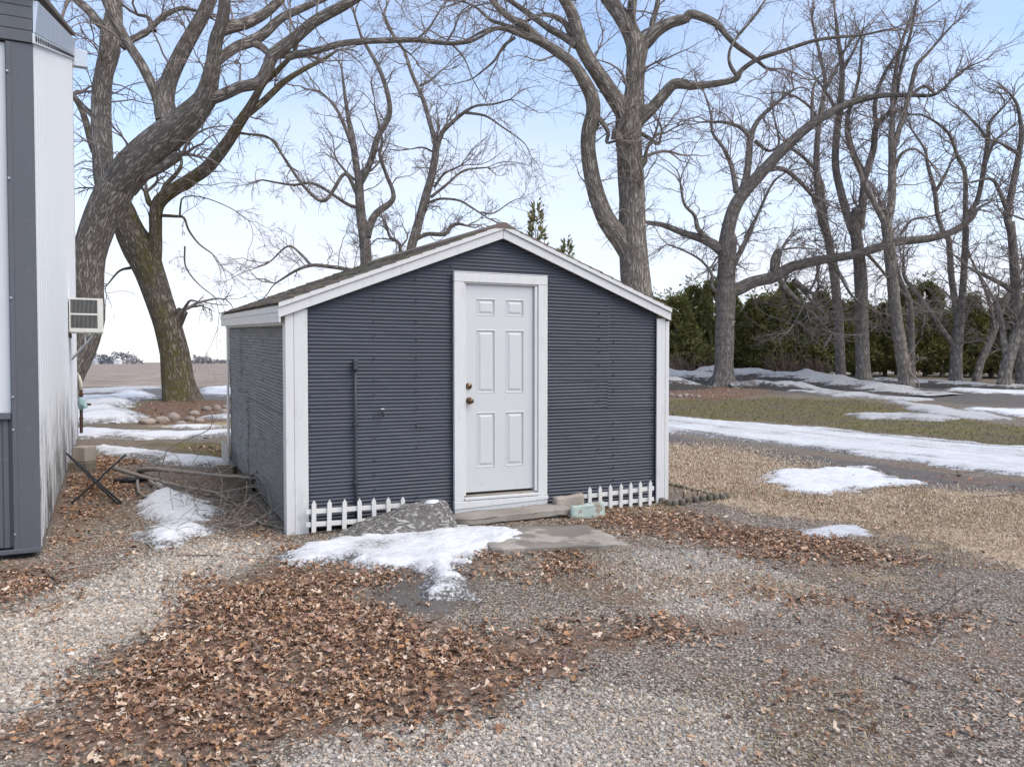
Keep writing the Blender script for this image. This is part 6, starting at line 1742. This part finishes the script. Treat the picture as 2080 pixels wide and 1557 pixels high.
# ------------------------------------------------------------------ dry grass
def blades(name, label, P2, hgt, palette, lay, mat):
    n = len(P2)
    base = np.c_[P2, terrain(P2[:, 0], P2[:, 1]) - .003]
    a = rng.uniform(0, 6.28, n); d = np.stack([np.cos(a), np.sin(a), np.zeros(n)], -1)
    sd = np.stack([-np.sin(a), np.cos(a), np.zeros(n)], -1)
    L_ = hgt * rng.uniform(.5, 1.3, n)[:, None]; ly = np.clip(rng.normal(lay, .22, n), .1, .98)[:, None]
    w = (rng.uniform(.0016, .0034, n) * np.clip(P2[:, 1] / 6, .8, 2.4))[:, None]
    upv = np.array([0, 0, 1.0])
    m1 = base + (d * ly * .45 + upv * (1 - ly * .6) * .5) * L_
    tip = base + (d * ly + upv * (1 - ly) * .75) * L_ + upv * .004
    V = np.vstack([base - sd * w, base + sd * w, m1 + sd * w * .8, m1 - sd * w * .8, tip])
    i = np.arange(n)
    c = palette[rng.choice(len(palette), n)] * rng.uniform(.7, 1.2, (n, 1))
    C4 = np.ones((5 * n, 4)); C4[:, :3] = np.tile(c, (5, 1))
    o = link(name, npmesh(name, V, [np.stack([i, i + n, i + 2 * n, i + 3 * n], -1), np.stack([i + 3 * n, i + 2 * n, i + 4 * n], -1)], False, None, C4), mat)
    tag(o, label, 'grass', None, 'stuff')
def scatter(polys, n, xr, yr, soft=.12, extra=0.0):
    q = np.stack([rng.uniform(xr[0], xr[1], n), rng.uniform(yr[0], yr[1], n)], -1)
    q = q[np.abs(q[:, 0] / q[:, 1]) < .78]
    m_ = zmask(polys, q[:, 0], q[:, 1], soft)
    return q[rng.random(len(q)) < m_ + extra]
straw = np.array([[.62, .49, .35], [.72, .60, .46], [.50, .37, .25], [.66, .53, .40], [.33, .21, .135]])
blades('dry_lawn_grass', 'matted straw-coloured grass on the lawn right of the shed', scatter([Z['tan'][0]], 190000, (1.2, 9), (3.9, 15.5), .45), .075, straw, .78, M['blade'])
q = np.stack([rng.uniform(-4.5, 6, 220000), rng.uniform(2.6, 9.5, 220000)], -1)
q = q[(np.abs(q[:, 0] / q[:, 1]) < .75)]
q = q[rng.random(len(q)) < sstep(.42, .70, fbm(q[:, 0] * 1.5 + 31, q[:, 1] * 1.5, 4)) * (.25 + .75 * sstep(-.5, 2.5, q[:, 0]))]
loc = q - C0
la = (loc[:, 0] * V_[1] - loc[:, 1] * V_[0]) / det; lb_ = (U[0] * loc[:, 1] - U[1] * loc[:, 0]) / det
q = q[~((la > -.05) & (la < WID + .05) & (lb_ > -.03) & (lb_ < DEP + .1))]
blades('sparse_dry_grass', 'sparse dry grass and straw bits through the gravel', q, .05, np.array([[.44, .33, .21], [.50, .39, .26], [.28, .18, .115], [.36, .30, .15]]), .85, M['blade'])
blades('lawn_tufts', 'short green and brown turf beyond the driveway', scatter([Z['green'][0]], 60000, (2, 18), (14, 31), .2), .07, np.array([[.16, .14, .06], [.24, .2, .1], [.12, .12, .04], [.3, .24, .14]]), .6, M['blade'])

# ------------------------------------------------------------------ gravel
q1 = np.stack([rng.uniform(-3.2, 3.4, 150000), 2.5 + 2.4 * rng.random(150000) ** 1.15], -1)
q2 = np.stack([rng.uniform(-4.2, 5.2, 110000), rng.uniform(4.6, 8.0, 110000)], -1)
q = np.vstack([q1, q2]); q = q[np.abs(q[:, 0] / q[:, 1]) < .72]
pale = zmask(Z['gravel_pale'], q[:, 0], q[:, 1], .3)
bare = np.maximum.reduce([zmask([p for p, d in LEAFZ], q[:, 0], q[:, 1], .12) * .8, zmask(Z['mud'][:1], q[:, 0], q[:, 1], .15) * .93, zmask(Z['tan'], q[:, 0], q[:, 1], .12) * .97])
clump = .35 + .9 * fbm(q[:, 0] * 1.3 + 77, q[:, 1] * 1.3, 4)
kk = rng.random(len(q)) < np.clip((.40 * clump + .5 * pale) * (1 - bare), 0, 1)
loc = q - C0
la = (loc[:, 0] * V_[1] - loc[:, 1] * V_[0]) / det; lb_ = (U[0] * loc[:, 1] - U[1] * loc[:, 0]) / det
kk &= ~((la > -.05) & (la < WID + .05) & (lb_ > -.05)) & ((((q - B0) @ np.array([.891, .454])) > 0.0) | (((q - B0) @ BV) < -.02))
q = q[kk]; pale = pale[kk]; n = len(q)
ssz = np.exp(rng.normal(math.log(.0038), .40, n)) * (1 + .25 * pale + .45 * zmask(Z['gravel_pale'][:1], q[:, 0], q[:, 1], .3)) * np.where(q[:, 1] > 5, 1.2, 1)
ssz = np.clip(ssz, .002, .014)
me = bpy.data.meshes.new('gravel_stones')
me.vertices.add(n)
co = np.c_[q, terrain(q[:, 0], q[:, 1]) + ssz * .25]
me.vertices.foreach_set('co', co.astype(np.float32).ravel())
def vattr(nm, typ, key, arr):
    a = me.attributes.new(nm, typ, 'POINT'); a.data.foreach_set(key, np.ascontiguousarray(arr, np.float32).ravel())
vattr('scl', 'FLOAT_VECTOR', 'vector', np.c_[ssz * rng.uniform(.9, 1.5, n), ssz * rng.uniform(.8, 1.15, n), ssz * rng.uniform(.5, .85, n)])
vattr('rot', 'FLOAT_VECTOR', 'vector', np.c_[rng.normal(0, .35, n), rng.normal(0, .35, n), rng.uniform(0, 6.28, n)])
SPAL = np.array([[.42, .385, .345], [.33, .30, .27], [.54, .51, .47], [.25, .225, .20], [.45, .37, .29], [.50, .33, .21], [.62, .59, .55], [.19, .17, .155], [.37, .28, .21]])
scol = .30 * np.array([.36, .325, .285]) + .70 * SPAL[rng.choice(len(SPAL), n, p=[.2, .2, .13, .13, .1, .03, .06, .08, .07])] * rng.uniform(.75, 1.1, (n, 1)) * (1.12 + .26 * pale[:, None]) * np.array([1.07, 1.0, .90])
vattr('Col', 'FLOAT_COLOR', 'color', np.c_[scol, np.ones(n)])
me.update()
gro = link('gravel_stones', me)
tag(gro, 'grey and tan gravel stones scattered over the yard', 'gravel', None, 'stuff')
ng = bpy.data.node_groups.new('gravel', 'GeometryNodeTree')
ng.interface.new_socket('Geometry', in_out='INPUT', socket_type='NodeSocketGeometry')
ng.interface.new_socket('Geometry', in_out='OUTPUT', socket_type='NodeSocketGeometry')
def gn(t, **k):
    nd = ng.nodes.new(t)
    for a, b in k.items(): setattr(nd, a, b)
    return nd
gi, go = gn('NodeGroupInput'), gn('NodeGroupOutput')
ico = gn('GeometryNodeMeshIcoSphere'); ico.inputs['Subdivisions'].default_value = 2; ico.inputs['Radius'].default_value = 1.0
nz = gn('ShaderNodeTexNoise'); nz.inputs['Scale'].default_value = 1.1
vm = gn('ShaderNodeVectorMath', operation='SUBTRACT'); vm.inputs[1].default_value = (.5, .5, .5)
vs_ = gn('ShaderNodeVectorMath', operation='SCALE'); vs_.inputs['Scale'].default_value = 1.1
sp_ = gn('GeometryNodeSetPosition'); sm_ = gn('GeometryNodeSetMaterial'); sm_.inputs['Material'].default_value = M['stone']
ip = gn('GeometryNodeInstanceOnPoints')
na1 = gn('GeometryNodeInputNamedAttribute', data_type='FLOAT_VECTOR'); na1.inputs['Name'].default_value = 'scl'
na2 = gn('GeometryNodeInputNamedAttribute', data_type='FLOAT_VECTOR'); na2.inputs['Name'].default_value = 'rot'
lk = ng.links.new
lk(nz.outputs['Color'], vm.inputs[0]); lk(vm.outputs[0], vs_.inputs[0]); lk(vs_.outputs[0], sp_.inputs['Offset'])
lk(ico.outputs[0], sp_.inputs['Geometry']); lk(sp_.outputs[0], sm_.inputs['Geometry'])
lk(gi.outputs[0], ip.inputs['Points']); lk(sm_.outputs[0], ip.inputs['Instance'])
lk(na1.outputs[0], ip.inputs['Scale']); lk(na2.outputs[0], ip.inputs['Rotation'])
lk(ip.outputs[0], go.inputs[0])
gro.modifiers.new('gravel', 'NODES').node_group = ng
